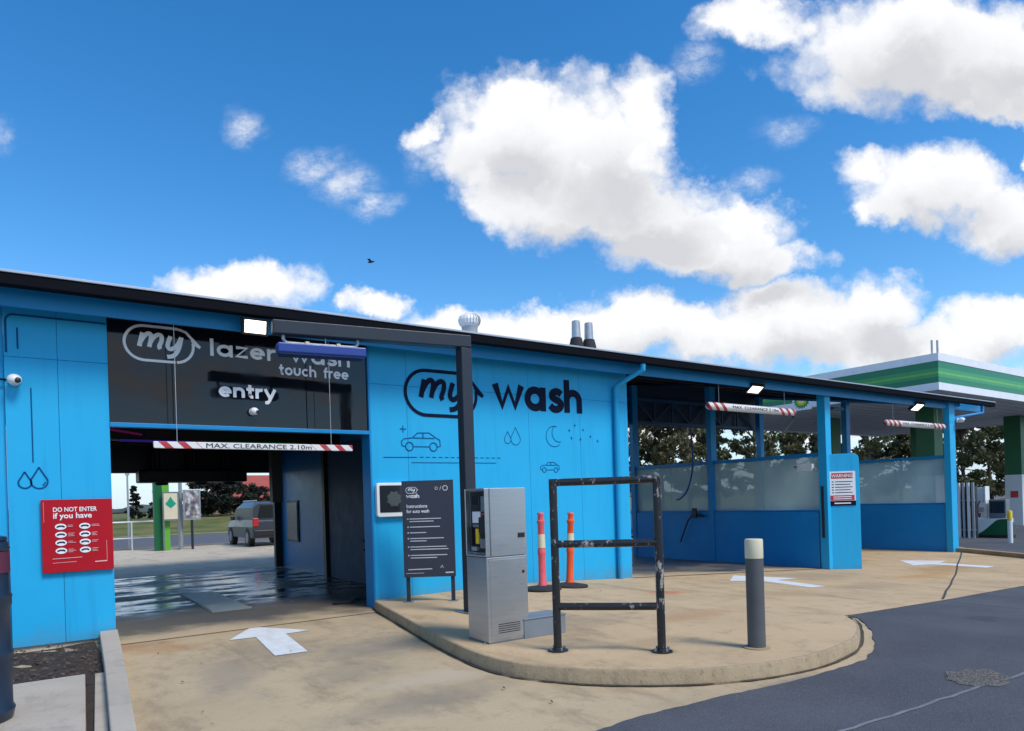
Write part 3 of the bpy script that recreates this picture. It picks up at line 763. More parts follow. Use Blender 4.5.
# truss between plant room and divider
Y = 16.45
for xa0, xa1, nb in ((9.85, 16.37, 7), (16.64, 22.9, 7)):
    tr_ = MB().bar((xa0, Y, 4.84), (xa1, Y, 4.84), .08, .1).bar((xa0, Y, 4.06), (xa1, Y, 4.06), .08, .1)
    dx = (xa1 - xa0) / nb
    for k in range(nb):
        xa = xa0 + .02 + k * dx
        tr_.bar((xa, Y, 4.06), (xa, Y, 4.84), .05, .05, up=(1, 0, 0))
        tr_.bar((xa, Y + .001, 4.08 if k % 2 else 4.82), (xa + dx, Y + .001, 4.82 if k % 2 else 4.08), .045, .045)
    part(tr_, 'truss', M['truss2'])
# splayed guide wall at the end of the first divider
g0, g1 = Vector((16.40, 9.74, 0)), Vector((17.02, 9.14, 0))
GP = Plane((g0.x, g0.y, 0), (g1 - g0), (0, 0, 1)); GL_ = (g1 - g0).length
prof = [(0, -.55), (GL_, -.55), (GL_, 2.32)] + arc(GL_ - .14, 2.36, .14, 0, 90, 5) + [(0, 2.5)]
gw = MB(); n = len(prof)
gw.add([GP(a, b, 0) for a, b in prof] + [GP(a, b, -.12) for a, b in prof], [tuple(range(n)), tuple(range(n, 2 * n))[::-1]] + [(i, (i + 1) % n, n + (i + 1) % n, n + i) for i in range(n)])
part(gw, 'guide_wall', M['blue_fin'], .01)
part(MB().bar(GP(-.03, .4, .03), GP(-.03, 1.7, .03), .05, .05), 'handle', M['matblack'])

# ------------------------------------------------------------------ fittings on the building
# wall warning sign on the guide wall
ws = tag(empty('warning_sign', GP(.46, 1.3, .0)), 'white warning sheet with red bands fixed to the blue guide wall', 'sign')
sgn = MB(); s0, s1, q0, q1 = .13, .76, 1.2, 2.06
sgn.add([GP(a, b, d_) for d_ in (.006, .014) for a, b in ((s0, q0), (s1, q0), (s1, q1), (s0, q1))], [(0, 3, 2, 1), (4, 5, 6, 7), (0, 1, 5, 4), (1, 2, 6, 5), (2, 3, 7, 6), (3, 0, 4, 7)])
sgn.build('sign_face', M['white'], ws, world=True)
def wpart(name, fn, mt, d=.016):
    i_ = Ink(GP, d); fn(i_); return i_.build(name, mt, ws, world=True)
wpart('red_band', lambda i_: i_.rect(s0 + .06, s1 - .06, q1 - .18, q1 - .04), M['redp'])
wpart('red_band', lambda i_: i_.rect(s0 + .03, s1 - .03, q0 + .13, q0 + .26), M['redp'])
wpart('black_band', lambda i_: i_.rect(s0, s1, q0, q0 + .12), M['navy'])
text('lettering', 'WARNING', .115, GP, (s0 + s1) / 2, q1 - .15, M['white'], ws, .015, .022, 'CENTER', .9)
for k in range(5):
    zz = q1 - .26 - k * .068
    wpart('bullet_dot', lambda i_: i_.line([(s0 + .07, zz), (s0 + .12, zz)], .022), M['navy'])
    wpart('text_line', lambda i_: i_.line([(s0 + .15, zz), (s1 - .07 - .05 * (k % 2), zz)], .018), M['navy'])
for k in range(2): wpart('text_line', lambda i_: i_.line([(s0 + .1, q0 + .17 + .05 * k), (s1 - .1, q0 + .17 + .05 * k)], .022), M['white'], .021)
wpart('text_line', lambda i_: i_.line([(s0 + .12, q0 + .06), (s1 - .12, q0 + .06)], .03), M['white'], .021)

# red sign
rs = tag(empty('red_sign', (.485, 9.88, .9)), 'square red entry rules sign with white ovals on the left blue wall', 'sign')
MB().box(.115, .845, 9.845, 9.885, .905, 1.775).build('sign_face', M['red'], rs, world=True, bevel=.004)
RP = Plane((.115, 9.845, .905), (1, 0, 0), (0, 0, 1))
text('lettering', 'DO NOT ENTER', .074, RP, .115, .725, M['white'], rs, .016, .003, 'LEFT', .83)
text('lettering', 'if you have', .092, RP, .115, .645, M['white'], rs, .02, .003, 'LEFT', .99)
M['pale'] = mat('pale red print', (.7, .4, .4), .5)
for cxx in (.19, .435):
    for k in range(4):
        z_ = .545 - k * .096
        i_ = Ink(RP); i_.poly(arc(cxx, z_, .058, 0, 350, 20, .036)); ov = i_.build('oval', M['white'], rs, world=True)
        i_ = Ink(RP, .009); i_.line([(cxx - .04, z_ - .004), (cxx - .015, z_ + .008), (cxx + .02, z_ + .008), (cxx + .04, z_ - .004)], .016); i_.build('pictogram', M['navy'], ov, world=True)
        x_ = cxx + .072
        for j in range(2 if k % 2 == 0 else 3):
            i_ = Ink(RP); i_.line([(x_, z_ + .015 - j * .016), (x_ + random.uniform(.04, .085), z_ + .015 - j * .016)], .006); i_.build('text_line', M['pale'], rs, world=True)
for ln, w_ in (([(.1, .165), (.4, .17)], .007), ([(.53, .105), (.66, .107)], .014), ([(.1, .115), (.34, .12)], .005), ([(.025, .84), (.025, .6)], .003), ([(.66, .36), (.66, .12)], .004)):
    i_ = Ink(RP); i_.line(ln, w_); i_.build('text_line', M['pale'], rs, world=True)

# clearance bars
def clearance_bar(x0, x1, z, y, label, tube=False, txt=True, wx=(.12, .88), hk=.085):
    L = x1 - x0
    t_ = tag(empty('clearance_bar', ((x0 + x1) / 2, y, z)), label, 'clearance bar', 'striped clearance bars hung from the eave')
    sm_ = stripe_mat('clearance stripes', L, 4.6 if not tube else 4.)
    if tube:
        b = MB().tube([(-L / 2, 0, 0), (-L / 2 + .05, 0, 0), (L / 2 - .05, 0, 0), (L / 2, 0, 0)], [.06, .085, .085, .06], 14).build('bar', sm_, t_, smooth=True)
    else:
        b = MB().box(-L / 2, L / 2, -.025, .025, -.042, .042).build('bar', sm_, t_, bevel=.006)
    for f_ in wx:
        X_ = -L / 2 + L * f_
        MB().tube([(X_, 0, .03), (X_, .0, 4.05 - z)], .0045, 6).build('wire', M['galv'], t_)
        MB().tube(arc3(X_, .0, 4.08 - z), .008, 6).build('hook', M['galv'], t_)
    pl = Plane((0, -.026 if not tube else -.086, -.028), (1, 0, 0), (0, 0, 1))
    text('lettering', 'MAX. CLEARANCE 2.10m', .085, pl, 0, -.001, M['navy'], t_, .0, .002, 'CENTER', 1.5 * L / 2.62, 0, False)
    return t_
def arc3(x, y, z): return [(x + .035 * math.cos(R(a)), y, z + .04 * math.sin(R(a))) for a in range(-60, 245, 25)]
clearance_bar(1.29, 3.895, 2.43, 9.6, 'white clearance bar with red striped ends across the automatic wash entry', wx=(.105, .88))
clearance_bar(11.9, 15.05, 3.48, 9.62, 'round clearance bar with a black hose at its end in the middle bay', True)
clearance_bar(19.35, 22.85, 3.41, 9.62, 'round clearance bar hung in the bay beside the fuel canopy', True)
# hose end hanging from the middle bar
tag(MB().tube(spline([(15.0, 9.64, 3.46), (15.08, 9.66, 3.36), (14.95, 9.68, 3.2), (14.75, 9.7, 3.02), (14.62, 9.72, 2.92)]), .03, 8).build('hose_end', M['rubber'], smooth=True), 'short black hose hanging off the end of the clearance bar', 'hose')

# floodlights
def flood(loc, w, h, m_, label, rx=-.5):
    t_ = tag(empty('floodlight', loc), label, 'floodlight')
    t_.rotation_euler = (rx, 0, 0)
    MB().box(-w / 2 - .03, w / 2 + .03, .0, .06, -h / 2 - .03, h / 2 + .03).box(-w / 2 - .03, w / 2 + .03, -.03, -.001, h / 2 + .002, h / 2 + .03).box(-w / 2 - .03, w / 2 + .03, -.03, -.001, -h / 2 - .03, -h / 2 - .002).box(-w / 2 - .03, -w / 2 - .002, -.03, -.001, -h / 2, h / 2).box(w / 2 + .002, w / 2 + .03, -.03, -.001, -h / 2, h / 2).build('housing', M['matblack'], t_, bevel=.006)
    for k in range(1, 4): MB().box(-w / 2, w / 2, -.022, -.018, -h / 2 + h * k / 4 - .003, -h / 2 + h * k / 4 + .003).build('guard_bar', M['galv'], t_)
    MB().box(-w / 2, w / 2, -.012, -.002, -h / 2, h / 2).build('lens', m_, t_, bevel=.004)
    MB().bar((-w / 2 - .03, .03, 0), (-w / 2 - .03, .03, h / 2 + .1), .02, .008).bar((w / 2 + .03, .03, 0), (w / 2 + .03, .03, h / 2 + .1), .02, .008).bar((-w / 2 - .03, .03, h / 2 + .1), (w / 2 + .03, .03, h / 2 + .1), .02, .008).build('bracket', M['matblack'], t_)
    return t_
flood((2.49, 9.30, 3.975), .27, .16, M['lampon'], 'lit rectangular floodlight above the lettering of the dark entry panel', .25)
flood((13.5, 9.58, 3.93), .42, .2, M['lamp2'], 'lit floodlight under the roof of the middle bay', .9)
flood((21.1, 9.58, 3.92), .45, .24, M['lamp2'], 'lit floodlight under the roof of the end bay by the fuel canopy', .9)

# cameras
def secam(loc, label, rz=0, s=1., arm=True):
    t_ = tag(empty('security_camera', loc, rz), label, 'camera', 'white security cameras')
    t_.scale = (s, s, s)
    MB().lathe([(.055, 0), (.06, .01), (.06, .03), (.05, .035)], 16).build('mount', M['whitep'], t_, smooth=True).rotation_euler = (PI / 2, 0, 0)
    MB().tube([(0, -.03, 0), (0, -.07, 0)], .02, 8).build('arm', M['whitep'], t_)
    MB().ball((0, -.11, 0), .075, .075, .065, 16, 10).build('body', M['whitep'], t_, smooth=True)
    MB().ball((.03, -.165, -.012), .036, .026, .033, 12, 8).build('lens', M['glassdark'], t_, smooth=True)
    return t_
c1 = secam((-.10, 9.9, 3.17), 'white dome camera with a side cable on the left blue wall', 0, 1.)
MB().tube([(-.06, .0, .01), (-.12, -.02, .01), (-.35, -.01, .02)], .012, 8).build('cable', M['navy'], c1)
secam((2.58, 9.93, 2.94), 'small white dome camera below the word entry on the dark panel', .1, .8)
secam((23.3, 9.42, 3.6), 'white camera on the blue corner post of the end bay', -.3, 1.25)

# wall screen
wsn = tag(empty('wall_screen', (4.62, 9.9, 1.38)), 'white framed dark screen on the blue wall beside the dark instruction board', 'screen')
rrp = lambda x0, x1, z0, z1, r_: arc(x1 - r_, z1 - r_, r_, 0, 90, 5) + arc(x0 + r_, z1 - r_, r_, 90, 180, 5) + arc(x0 + r_, z0 + r_, r_, 180, 270, 5) + arc(x1 - r_, z0 + r_, r_, 270, 360, 5)
MB().prism(rrp(4.36, 4.92, 1.40, 1.925, .05), 9.82, 9.895, fn=lambda x, y, z: (x, z, y)).build('frame', M['whitep'], wsn, world=True, bevel=.008)
MB().prism(rrp(4.405, 4.875, 1.47, 1.885, .015), 9.812, 9.819, fn=lambda x, y, z: (x, z, y)).build('screen', M['glassdark'], wsn, world=True)
sp = Plane((4.64, 9.812, 1.675), (1, 0, 0), (0, 0, 1)); i_ = Ink(sp, .003)
i_.poly([(math.cos(2 * PI * k / 16) * (.13 if k % 2 else .105), math.sin(2 * PI * k / 16) * (.13 if k % 2 else .105)) for k in range(16)])
i_.build('star_emblem', mat('grey emblem', (.07, .08, .085), .4), wsn, world=True)

# roof vents
rz_ = roofz(10.3)
t_ = tag(empty('roof_vent', (6.42, 10.3, rz_)), 'round finned turbine vent on the roof edge', 'roof vent')
MB().lathe([(.14, -.03), (.14, .20), (.145, .21)], 18).build('neck', M['galv'], t_, smooth=True)
hd = MB(); 
for k in range(22):
    a0, a1 = 2 * PI * k / 22, 2 * PI * (k + .95) / 22
    pr = [(.13, .21), (.185, .27), (.20, .34), (.18, .40), (.10, .45)]
    vs = []
    for r_, z_ in pr: vs += [(r_ * math.cos(a0), r_ * math.sin(a0), z_), (r_ * .93 * math.cos(a1), r_ * .93 * math.sin(a1), z_)]
    hd.add(vs, [(2 * i, 2 * i + 1, 2 * i + 3, 2 * i + 2) for i in range(len(pr) - 1)])
hd.lathe([(.10, .22), (.10, .44)], 12); hd.lathe([(.11, .44), (.08, .465), (.02, .475)], 14)
hd.build('turbine', M['whitep'], t_, fixn=False)
for i, X_ in enumerate((8.87, 9.2)):
    t_ = tag(empty('vent_pipe', (X_, 10.3, roofz(10.3))), ('silver vent pipe with black flashing, the one nearer the round turbine vent', 'silver vent pipe with black flashing, the one farther from the round turbine vent')[i], 'vent pipe', 'vent pipes on the roof')
    MB().lathe([(.15, -.03), (.14, .16), (.11, .29), (.095, .30)], 16).build('flashing', M['rubber'], t_, smooth=True)
    MB().lathe([(.09, .29), (.08, .62), (.07, .63)], 16).build('pipe', M['galv'], t_, smooth=True)

# ------------------------------------------------------------------ gantry arm with blue light bar
gp = tag(empty('overhead_arm', (4.78, 7.84, .13)), 'charcoal post with a square arm reaching over the entry lane', 'gantry')
MB().box(-.08, .08, -.08, .08, .012, 3.50).build('post', M['char'], gp, bevel=.012)
MB().box(-.16, .16, -.16, .16, 0, .014).build('base_plate', M['steel_d'], gp)
ar = R(-8.9)
Mz = Matrix.Rotation(ar, 4, 'Z')
MB().box(-2.42, .083, -.083, .083, 3.503, 3.665, M=Mz).build('arm', M['char'], gp, bevel=.012)
lb = tag(empty('light_bar', (2.95, 8.13, 3.47), ar), 'flat blue bar hung on a bent grey pipe below the overhead arm', 'light bar')
MB().box(-.52, .52, -.12, .12, -.06, .055).build('housing', M['royal'], lb, bevel=.015)
MB().box(-.50, .50, -.1, .1, -.075, -.062).build('diffuser', mat('bar underside', (.012, .03, .15), .3), lb)
MB().tube(spline([(-.44, 0, .165), (-.44, 0, .12), (-.41, 0, .085), (-.35, 0, .075), (.35, 0, .075), (.41, 0, .085), (.44, 0, .12), (.44, 0, .165)], 4), .022, 10).build('hanger_pipe', M['galv'], lb, smooth=True)
for X_ in (-.17, .2): MB().box(X_ - .025, X_ + .025, -.04, .04, .05, .10).build('clamp', M['cream'], lb, bevel=.006)
MB().tube([(.05, 0, .165), (.05, 0, .06)], .008, 6).build('cable', M['galv'], lb)

# ------------------------------------------------------------------ island furniture
a = Vector((4.599, 9.324, .13)); b = Vector((5.137, 8.93, .13)); dirv = (b - a).normalized(); ang = math.atan2(dirv.y, dirv.x); LW = (b - a).length
bd = tag(empty('instruction_board', (a + b) / 2, ang), 'dark navy instruction board with white print on two grey legs', 'sign')
for s_ in (-1, 1):
    MB().box(s_ * LW / 2 - .028, s_ * LW / 2 + .028, -.02, .02, .012, 1.80).build('leg', M['char'], bd, bevel=.004)
    MB().box(s_ * LW / 2 - .07, s_ * LW / 2 + .07, -.07, .07, 0, .012).build('foot_plate', M['steel_d'], bd)
x0, x1, z0, z1 = -LW / 2 - .05, LW / 2 + .05, .37, 1.80
MB().box(x0, x1, -.05, -.024, z0, z1).build('board', M['navyboard'], bd, bevel=.004)
BP = Plane((x0, -.05, z0), (1, 0, 0), (0, 0, 1)); BW = x1 - x0; BH = z1 - z0
i_ = Ink(BP); my_logo(i_, .065, BH - .14, .095); letters(i_, 'wash', .065, BH - .255, .045, bold=.3, width=.20); i_.build('logo', M['white'], bd)
text('lettering', 'Instructions', .072, BP, .065, BH - .40, M['white'], bd, .014, .003, sx=.9, world=False)
text('lettering', 'for auto wash', .072, BP, .065, BH - .475, M['white'], bd, .014, .003, sx=.84, world=False)
M['greyprint'] = mat('grey print', (.5, .52, .55), .5)
def bline(pts, w):
    i_ = Ink(BP); i_.line(pts, w); return i_.build('text_line', M['greyprint'], bd)
yy = BH - .565
for k in range(6):
    bline(arc(.08, yy, .008, 0, 360, 8), .008).name = 'bullet_dot'
    for j in range((2, 1, 1, 2, 2, 2)[k]):
        bline([(.105, yy - j * .038), (.105 + random.uniform(.2, BW - .2), yy - j * .038)], .013)
    yy -= (.12, .085, .085, .125, .125, .1)[k]
bline([(.065, .115), (.42, .12)], .014); bline([(BW - .15, .06), (BW - .03, .062)], .02); bline([(.03, .06), (.3, .06)], .007)
bline(arc(BW - .12, BH - .12, .035, 0, 360, 14), .012).name = 'round_badge'; bline(arc(BW - .25, BH - .12, .02, 0, 360, 10), .008).name = 'round_badge'; bline([(BW - .2, BH - .15), (BW - .18, BH - .09)], .008)
bline([(BW - .22, .13), (BW - .2, .17), (BW - .18, .13)], .01)

# pay kiosk : local x along the front face, y into it
ka = R(-1)
ks = tag(empty('pay_kiosk', (4.065, 6.125, .13), ka), 'brushed steel pay kiosk with an open equipment face beside the driveway', 'kiosk')
hw, hd_ = .255, .205
MB().box(-hw + .004, hw - .002, -hd_ + .002, hd_, .012, .887).build('cabinet', M['steel'], ks, bevel=.008)
MB().box(-hw - .0, hw, -hd_, hd_, 0, .012).build('plinth', M['steel_d'], ks)
up = MB().box(-hw + .065, hw, -hd_, hd_, .892, 1.60)
up.box(-hw, -hw + .063, -hd_, -hd_ + .016, .892, 1.60).box(-hw, -hw + .063, hd_ - .016, hd_, .892, 1.60).box(-hw, -hw + .063, -hd_ + .017, hd_ - .017, 1.58, 1.60).box(-hw, -hw + .063, -hd_ + .017, hd_ - .017, .892, .915)
up.build('housing', M['steel'], ks, bevel=.006)
KP = Plane((-hw + .065, hd_, 0), (0, -1, 0), (0, 0, 1))      # the equipment face, looking along +x
def kbox(name, x0, x1, z0, z1, d, mt):
    mb = MB(); c = [(x0, z0), (x1, z0), (x1, z1), (x0, z1)]
    mb.add([KP(p, q, .002) for p, q in c] + [KP(p, q, d) for p, q in c], [(0, 3, 2, 1), (4, 5, 6, 7), (0, 1, 5, 4), (1, 2, 6, 5), (2, 3, 7, 6), (3, 0, 4, 7)])
    return mb.build(name, mt, ks, bevel=.004)
kbox('back_plate', .03, .38, .93, 1.57, .01, M['matblack'])
kbox('display', .1, .25, 1.42, 1.53, .035, M['glassdark'])
kbox('keypad', .27, .37, 1.36, 1.52, .03, M['steel_d'])
kbox('notice', .08, .24, 1.24, 1.36, .022, M['white'])
kbox('card_reader', .25, .37, 1.14, 1.30, .05, M['matblack'])
kbox('coin_slot', .15, .21, 1.02, 1.18, .03, M['yellow'])
kbox('note_slot', .26, .37, .98, 1.08, .045, M['steel_d'])
kbox('cash_tray', .1, .19, .95, .99, .05, M['galv'])
MB().box(hw - .11, hw - .03, -hd_ - .012, -hd_ - .001, 1.075, 1.125).build('lock', M['matblack'], ks, bevel=.003)
MB().box(-hw + .05, -hw + .055, -hd_ - .0015, -hd_ - .0005, .9, 1.59).build('door_seam', M['matblack'], ks)
for k in range(5): MB().box(-hw + .12, hw - .12, -hd_ - .0055, -hd_ - .0035, .10 + k * .022, .108 + k * .022).build('vent_slot', M['matblack'], ks)
for q in (-1, 1): MB().lathe([(.012, 0), (.012, .012), (.008, .018)], 8, (q * (hw + .02), -hd_ + .05, 0)).build('base_bolt', M['steel_d'], ks)
MB().box(hw - .075, hw - .045, -hd_ - .0055, -hd_ - .0035, .70, .73).build('door_lock', M['matblack'], ks)
kbox('handset_cradle', .05, .09, 1.0, 1.2, .04, M['matblack'])
kbox('printer_slot', .1, .23, 1.195, 1.225, .03, M['steel_d'])
kbox('sign_sticker', .27, .36, 1.32, 1.345, .02, M['redp'])
MB().box(-hw + .04, hw - .025, -hd_ - .003, -hd_ + .005, .04, .86).build('door', M['steel'], ks, bevel=.002)
eb = MB().box(-.27, .27, -.16, .16, 0, .20).box(-.28, .28, -.17, .17, .2, .212)
eb = eb.build('equipment_box', mat('grey equipment box', (.2, .23, .26), .5, .1, .1, 3), bevel=.008)
eb.location = (4.52, 6.05, .13); eb.rotation_euler = (0, 0, R(-3))
tag(eb, 'low grey steel box on the island right behind the pay kiosk', 'box')

# railing
rl = tag(empty('railing', (4.487, 4.874, .13), math.atan2(-.702, .686)), 'worn black pipe railing with three rungs on the kerbed island', 'railing')
hwid = .491
for s_ in (-1, 1):
    pst = MB().tube([(s_ * hwid, 0, .01), (s_ * hwid, 0, 1.64)], .039, 14).build('post', M['worn'], rl, smooth=True)
    f_ = MB().lathe([(.10, 0), (.10, .014), (.05, .02), (.045, .035)], 16, (s_ * hwid, 0, 0))
    f_.build('foot_plate', M['worn'], rl, smooth=True)
    for k in range(4):
        MB().lathe([(.013, .012), (.013, .04), (.008, .045)], 6, (s_ * hwid + .075 * math.cos(k * PI / 2 + .6), .075 * math.sin(k * PI / 2 + .6), 0)).build('bolt', M['steel_d'], rl)
for z_ in (1.625, 1.03, .43):
    e_ = hwid if z_ < 1.5 else hwid + .035
    MB().tube([(-e_, 0, z_), (0, 0, z_ - .002), (e_, 0, z_)], .036, 14).build('rung', M['worn'], rl, smooth=True)

# bollard
bo = tag(empty('bollard', (5.6, 4.04, .13)), 'grey round bollard with a cream top band on the island', 'bollard')
MB().lathe([(.082, 0), (.082, .85)], 28).build('tube', M['bollard'], bo, smooth=True)
MB().lathe([(.0825, .85), (.083, .853), (.083, 1.02), (.078, 1.03), (.02, 1.032)], 28).build('reflective_band', M['cream'], bo, smooth=True)
MB().lathe([(.125, 0), (.125, .012), (.09, .016)], 24).build('base_ring', M['kerb'], bo, smooth=True)

# delineators
def delineator(loc, body, label):
    t_ = tag(empty('delineator_post', loc), label, 'delineator', 'delineator posts by the blue wall')
    MB().lathe([(.30, 0), (.31, .02), (.30, .04), (.2, .055), (.08, .075)], 28).build('base', M['rubber'], t_, smooth=True)
    MB().lathe([(.075, .07), (.072, .10), (.062, .13), (.058, .55), (.066, .58), (.066, .64), (.056, .67), (.052, 1.06), (.065, 1.08), (.065, 1.12), (.05, 1.13), (.045, 1.2), (.058, 1.22), (.05, 1.25)], 18).build('tube', body, t_, smooth=True)
    MB().lathe([(.0635, .68), (.0600, .90)], 18).build('reflective_band', M['cream'], t_, smooth=True)
    t2 = None
    return t_
d1 = delineator((6.77, 8.88, .132), M['pink'], 'faded pink delineator post on a black base, nearer the kiosk')
d2 = delineator((7.42, 8.98, .11), M['orange'], 'bright orange delineator post on a black base, nearer the downpipe')
d2.rotation_euler = (R(1.5), R(2.2), .4)

# bin at the left edge
bn = tag(empty('drum_bin', (-.42, 6.62, .05)), 'dark navy ribbed drum standing at the edge of the footpath slab', 'bin')
pr = [(.27, 0), (.285, .02)]
for k in range(3):
    z_ = .06 + k * .43
    pr += [(.295, z_), (.30, z_ + .02), (.285, z_ + .05), (.282, z_ + .36), (.295, z_ + .38)]
pr += [(.285, 1.35), (.27, 1.36)]
MB().lathe(pr, 40).build('body', M['bin'], bn, smooth=True)
MB().lathe([(.265, 1.36), (.28, 1.365), (.275, 1.39), (.2, 1.41), (.02, 1.415)], 40).build('lid', M['bin'], bn, smooth=True)
mb = MB(); N_ = 16
mb.add([(.291 * math.cos(R(-70 + 95 * k / N_)), .291 * math.sin(R(-70 + 95 * k / N_)), z_) for z_ in (1.12, 1.28) for k in range(N_ + 1)], [(k, k + 1, N_ + 2 + k, N_ + 1 + k) for k in range(N_)])
mb.build('sticker', mat('dull purple sticker', (.12, .02, .05), .5), bn)

# ------------------------------------------------------------------ inside the automatic bay
gr = MB()
X0, X1 = 2.27, 2.87
gr.box(X0, X1, 11.42, 14.3, 0.006, .012)
gr_o = gr.build('drain_grate', [M['grate']])
tag(gr_o, 'long steel drain grate down the middle of the wet wash floor', 'drain')
mb = MB()
for k in range(47): mb.box(X0 + .02, X1 - .02, 11.44 + k * .06, 11.47 + k * .06, .013, .03)
for k in range(3): mb.box(X0 - .0, X1, 11.42 + k * .95, 11.445 + k * .95, .013, .034)
mb.build('grating', M['grate'], gr_o)
dr = tag(empty('dryer_housing', (3.05, 17.85, 2.26)), 'black dryer box hanging across the far end of the wash tunnel', 'dryer')
MB().box(-1.0, 1.35, -.3, .3, 0, .28).build('housing', M['matblack'], dr, bevel=.03)
for X_ in (-.6, .2, .95): MB().tube([(X_, 0, .28), (X_, 0, .99)], .09, 10).build('duct', M['matblack'], dr)
for X_ in (-.5, .35, 1.0): MB().lathe([(.12, -.06), (.15, 0)], 14, (X_, 0, 0)).build('nozzle', M['rubber'], dr)
ga = tag(empty('wash_gantry', (3., 13.8, 0)), 'dark ceiling wash arch with pink, violet and green lights in the tunnel', 'wash gantry')
MB().box(-2.5, 2.3, -.12, .12, 2.86, 3.08).build('beam', M['matblack'], ga, bevel=.02)
for X_ in (-1.7, 1.7): MB().box(X_ - .05, X_ + .05, -3.4, 4.4, 3.08, 3.16).build('track', M['steel_d'], ga)
MB().tube([(-2.6, -3.3, 2.78), (-1.5, -1.4, 2.83)], .016, 6).build('light_strip', M['ledp'], ga)
MB().tube([(-1.7, -.2, 2.84), (-.5, -.16, 2.84)], .02, 6).build('light_strip', M['ledb'], ga)
MB().tube([(-.3, -.16, 2.84), (1.4, -.2, 2.84)], .02, 6).build('light_strip', M['ledg'], ga)
MB().box(.9, 1.1, -.1, .1, 1.7, 2.86).build('spray_arm', M['matblack'], ga)
sa = tag(empty('spray_stand', (4.72, 10.75, .01)), 'pale curved spray pipe standing just inside the entry', 'spray pipe')
MB().tube(spline([(.1, .0, .02), (.05, .05, .3), (0, .1, .7), (-.02, .1, 1.0)]), [.05] * 19, 10).build('pipe', M['galv'], sa, smooth=True)
for z_ in (.82, .98): MB().tube([(-.02, .1, z_), (-.22, .0, z_ + .02)], .015, 8).build('nozzle', M['rubber'], sa)
tag(MB().tube(spline([(3.95, 10.75, .03), (4.2, 10.6, .05), (4.45, 10.9, .04), (4.7, 10.8, .08), (4.85, 10.75, .2)]), .022, 8).build('floor_hose', M['rubber'], smooth=True), 'black hose lying on the floor at the foot of the spray pipe', 'hose')

# things in the self service bay
lc = tag(empty('spray_lance', (16.38, 14.0, .9)), 'black spray lance with holster on the low blue wall of the middle bay', 'spray lance')
MB().tube([(-.06, .38, -.75), (-.08, .05, -.1), (-.07, -.2, .15)], .02, 8).build('lance', M['rubber'], lc)
MB().box(-.10, -.03, -.28, -.12, .0, .28).build('holster', M['matblack'], lc, bevel=.01)
MB().tube([(-.06, -.55, .05), (-.05, -.2, .1)], .03, 8).build('grip', M['rubber'], lc)
hs = MB().tube(spline([(16.2, 13.75, 3.6), (16.3, 13.8, 2.5), (16.3, 14.0, 1.8), (16.32, 14.3, 1.5), (16.34, 14.5, 1.45)]), .026, 8).build('coil_hose', M['royal'], smooth=True)
tag(hs, 'blue coiled hose hanging in front of the frosted screen', 'hose')
so = tag(empty('soap_dispenser', (16.30, 10.15, 2.18)), 'small white boxes fixed near the top of the screen beside the guide wall', 'dispenser')
MB().box(-.06, .06, -.22, .2, -.08, .1).build('box', M['whitep'], so, bevel=.01)
MB().tube([(-.02, .3, .05), (-.02, -.3, -.05)], .03, 8).build('spout', M['galv'], so)

# ------------------------------------------------------------------ behind the tunnel
# green pillar with poster case
pl_ = tag(empty('green_pillar', (4.4, 31.0, 0)), 'two tone green sign pillar seen through the wash tunnel', 'sign pillar')
MB().box(-.30, .0, -.15, .15, 0, 4.2).build('dark_face', M['greend'], pl_)
MB().box(.003, .26, -.16, .14, 0, 4.2).build('bright_face', M['greenl'], pl_)
ps = tag(empty('poster_case', (4.67, 30.6, 0)), 'cream poster with a green diamond emblem in front of the green pillar', 'poster')
MB().box(-.30, .30, .0, .08, 1.2, 2.36).build('case', M['steel_d'], ps)
MB().box(-.25, .25, -.012, -.002, 1.26, 2.30).build('poster', M['cream'], ps)
PP = Plane((0, -.012, 1.9), (1, 0, 0), (0, 0, 1)); i_ = Ink(PP)
i_.poly([(0, .27), (.1, .1), (.2, -.02), (.1, -.12), (0, -.2), (-.1, -.12), (-.2, -.02), (-.1, .1)]); i_.build('emblem', mat('teal', (.0, .32, .2), .5), ps)
MB().box(-.30, -.24, .01, .07, 0, 1.2).build('leg', M['steel_d'], ps); MB().box(.24, .30, .01, .07, 0, 1.2).build('leg', M['steel_d'], ps)
tag(MB().tube([(5.1, 31., 0), (5.1, 31., 3.4)], .07, 10).build('steel_post', M['galv']), 'plain galvanised post to the right of the cream poster', 'post')
nb_ = tag(empty('notice_board', (5.45, 30.6, 0)), 'notice board with coloured pictures on a single dark post', 'notice board')
MB().tube([(0, .06, 0), (0, .06, 1.3)], .05, 8).build('post', M['char'], nb_)
MB().box(-.32, .34, 0, .06, 1.2, 2.45).build('case', M['galv'], nb_, bevel=.01)
def pic_ex(t, vec, c, r):
    n = t.noise(t.vm('MULTIPLY', vec, (5, 1, 4)), 1.3, 1, .4, True)
    bw = t.n('ShaderNodeRGBToBW'); t.l(n, bw.inputs[0]); return t.mix(.8, n, t.ramp(bw.outputs[0], [(.38, (.03, .03, .035)), (.5, (.2, .17, .15)), (.6, (.5, .55, .6))])), .4
MB().box(-.26, .28, -.012, -.002, 1.28, 2.38).build('picture', mat('pictures', (.2, .2, .2), .4, extra=pic_ex), nb_)
fc_ = tag(empty('pipe_fence', (2.9, 32.8, 0)), 'low white pipe fence between the yard and the road', 'fence')
for k in range(5): MB().tube([(-3 + k * 1.2, 0, 0), (-3 + k * 1.2, 0, 1.2)], .03, 8).build('post', M['whitep'], fc_)
MB().tube([(-3.2, 0, 1.18), (2.0, 0, 1.18)], .03, 8).build('rail', M['whitep'], fc_); MB().tube([(-3.2, 0, .5), (2.0, 0, .5)], .02, 8).build('rail', M['whitep'], fc_)
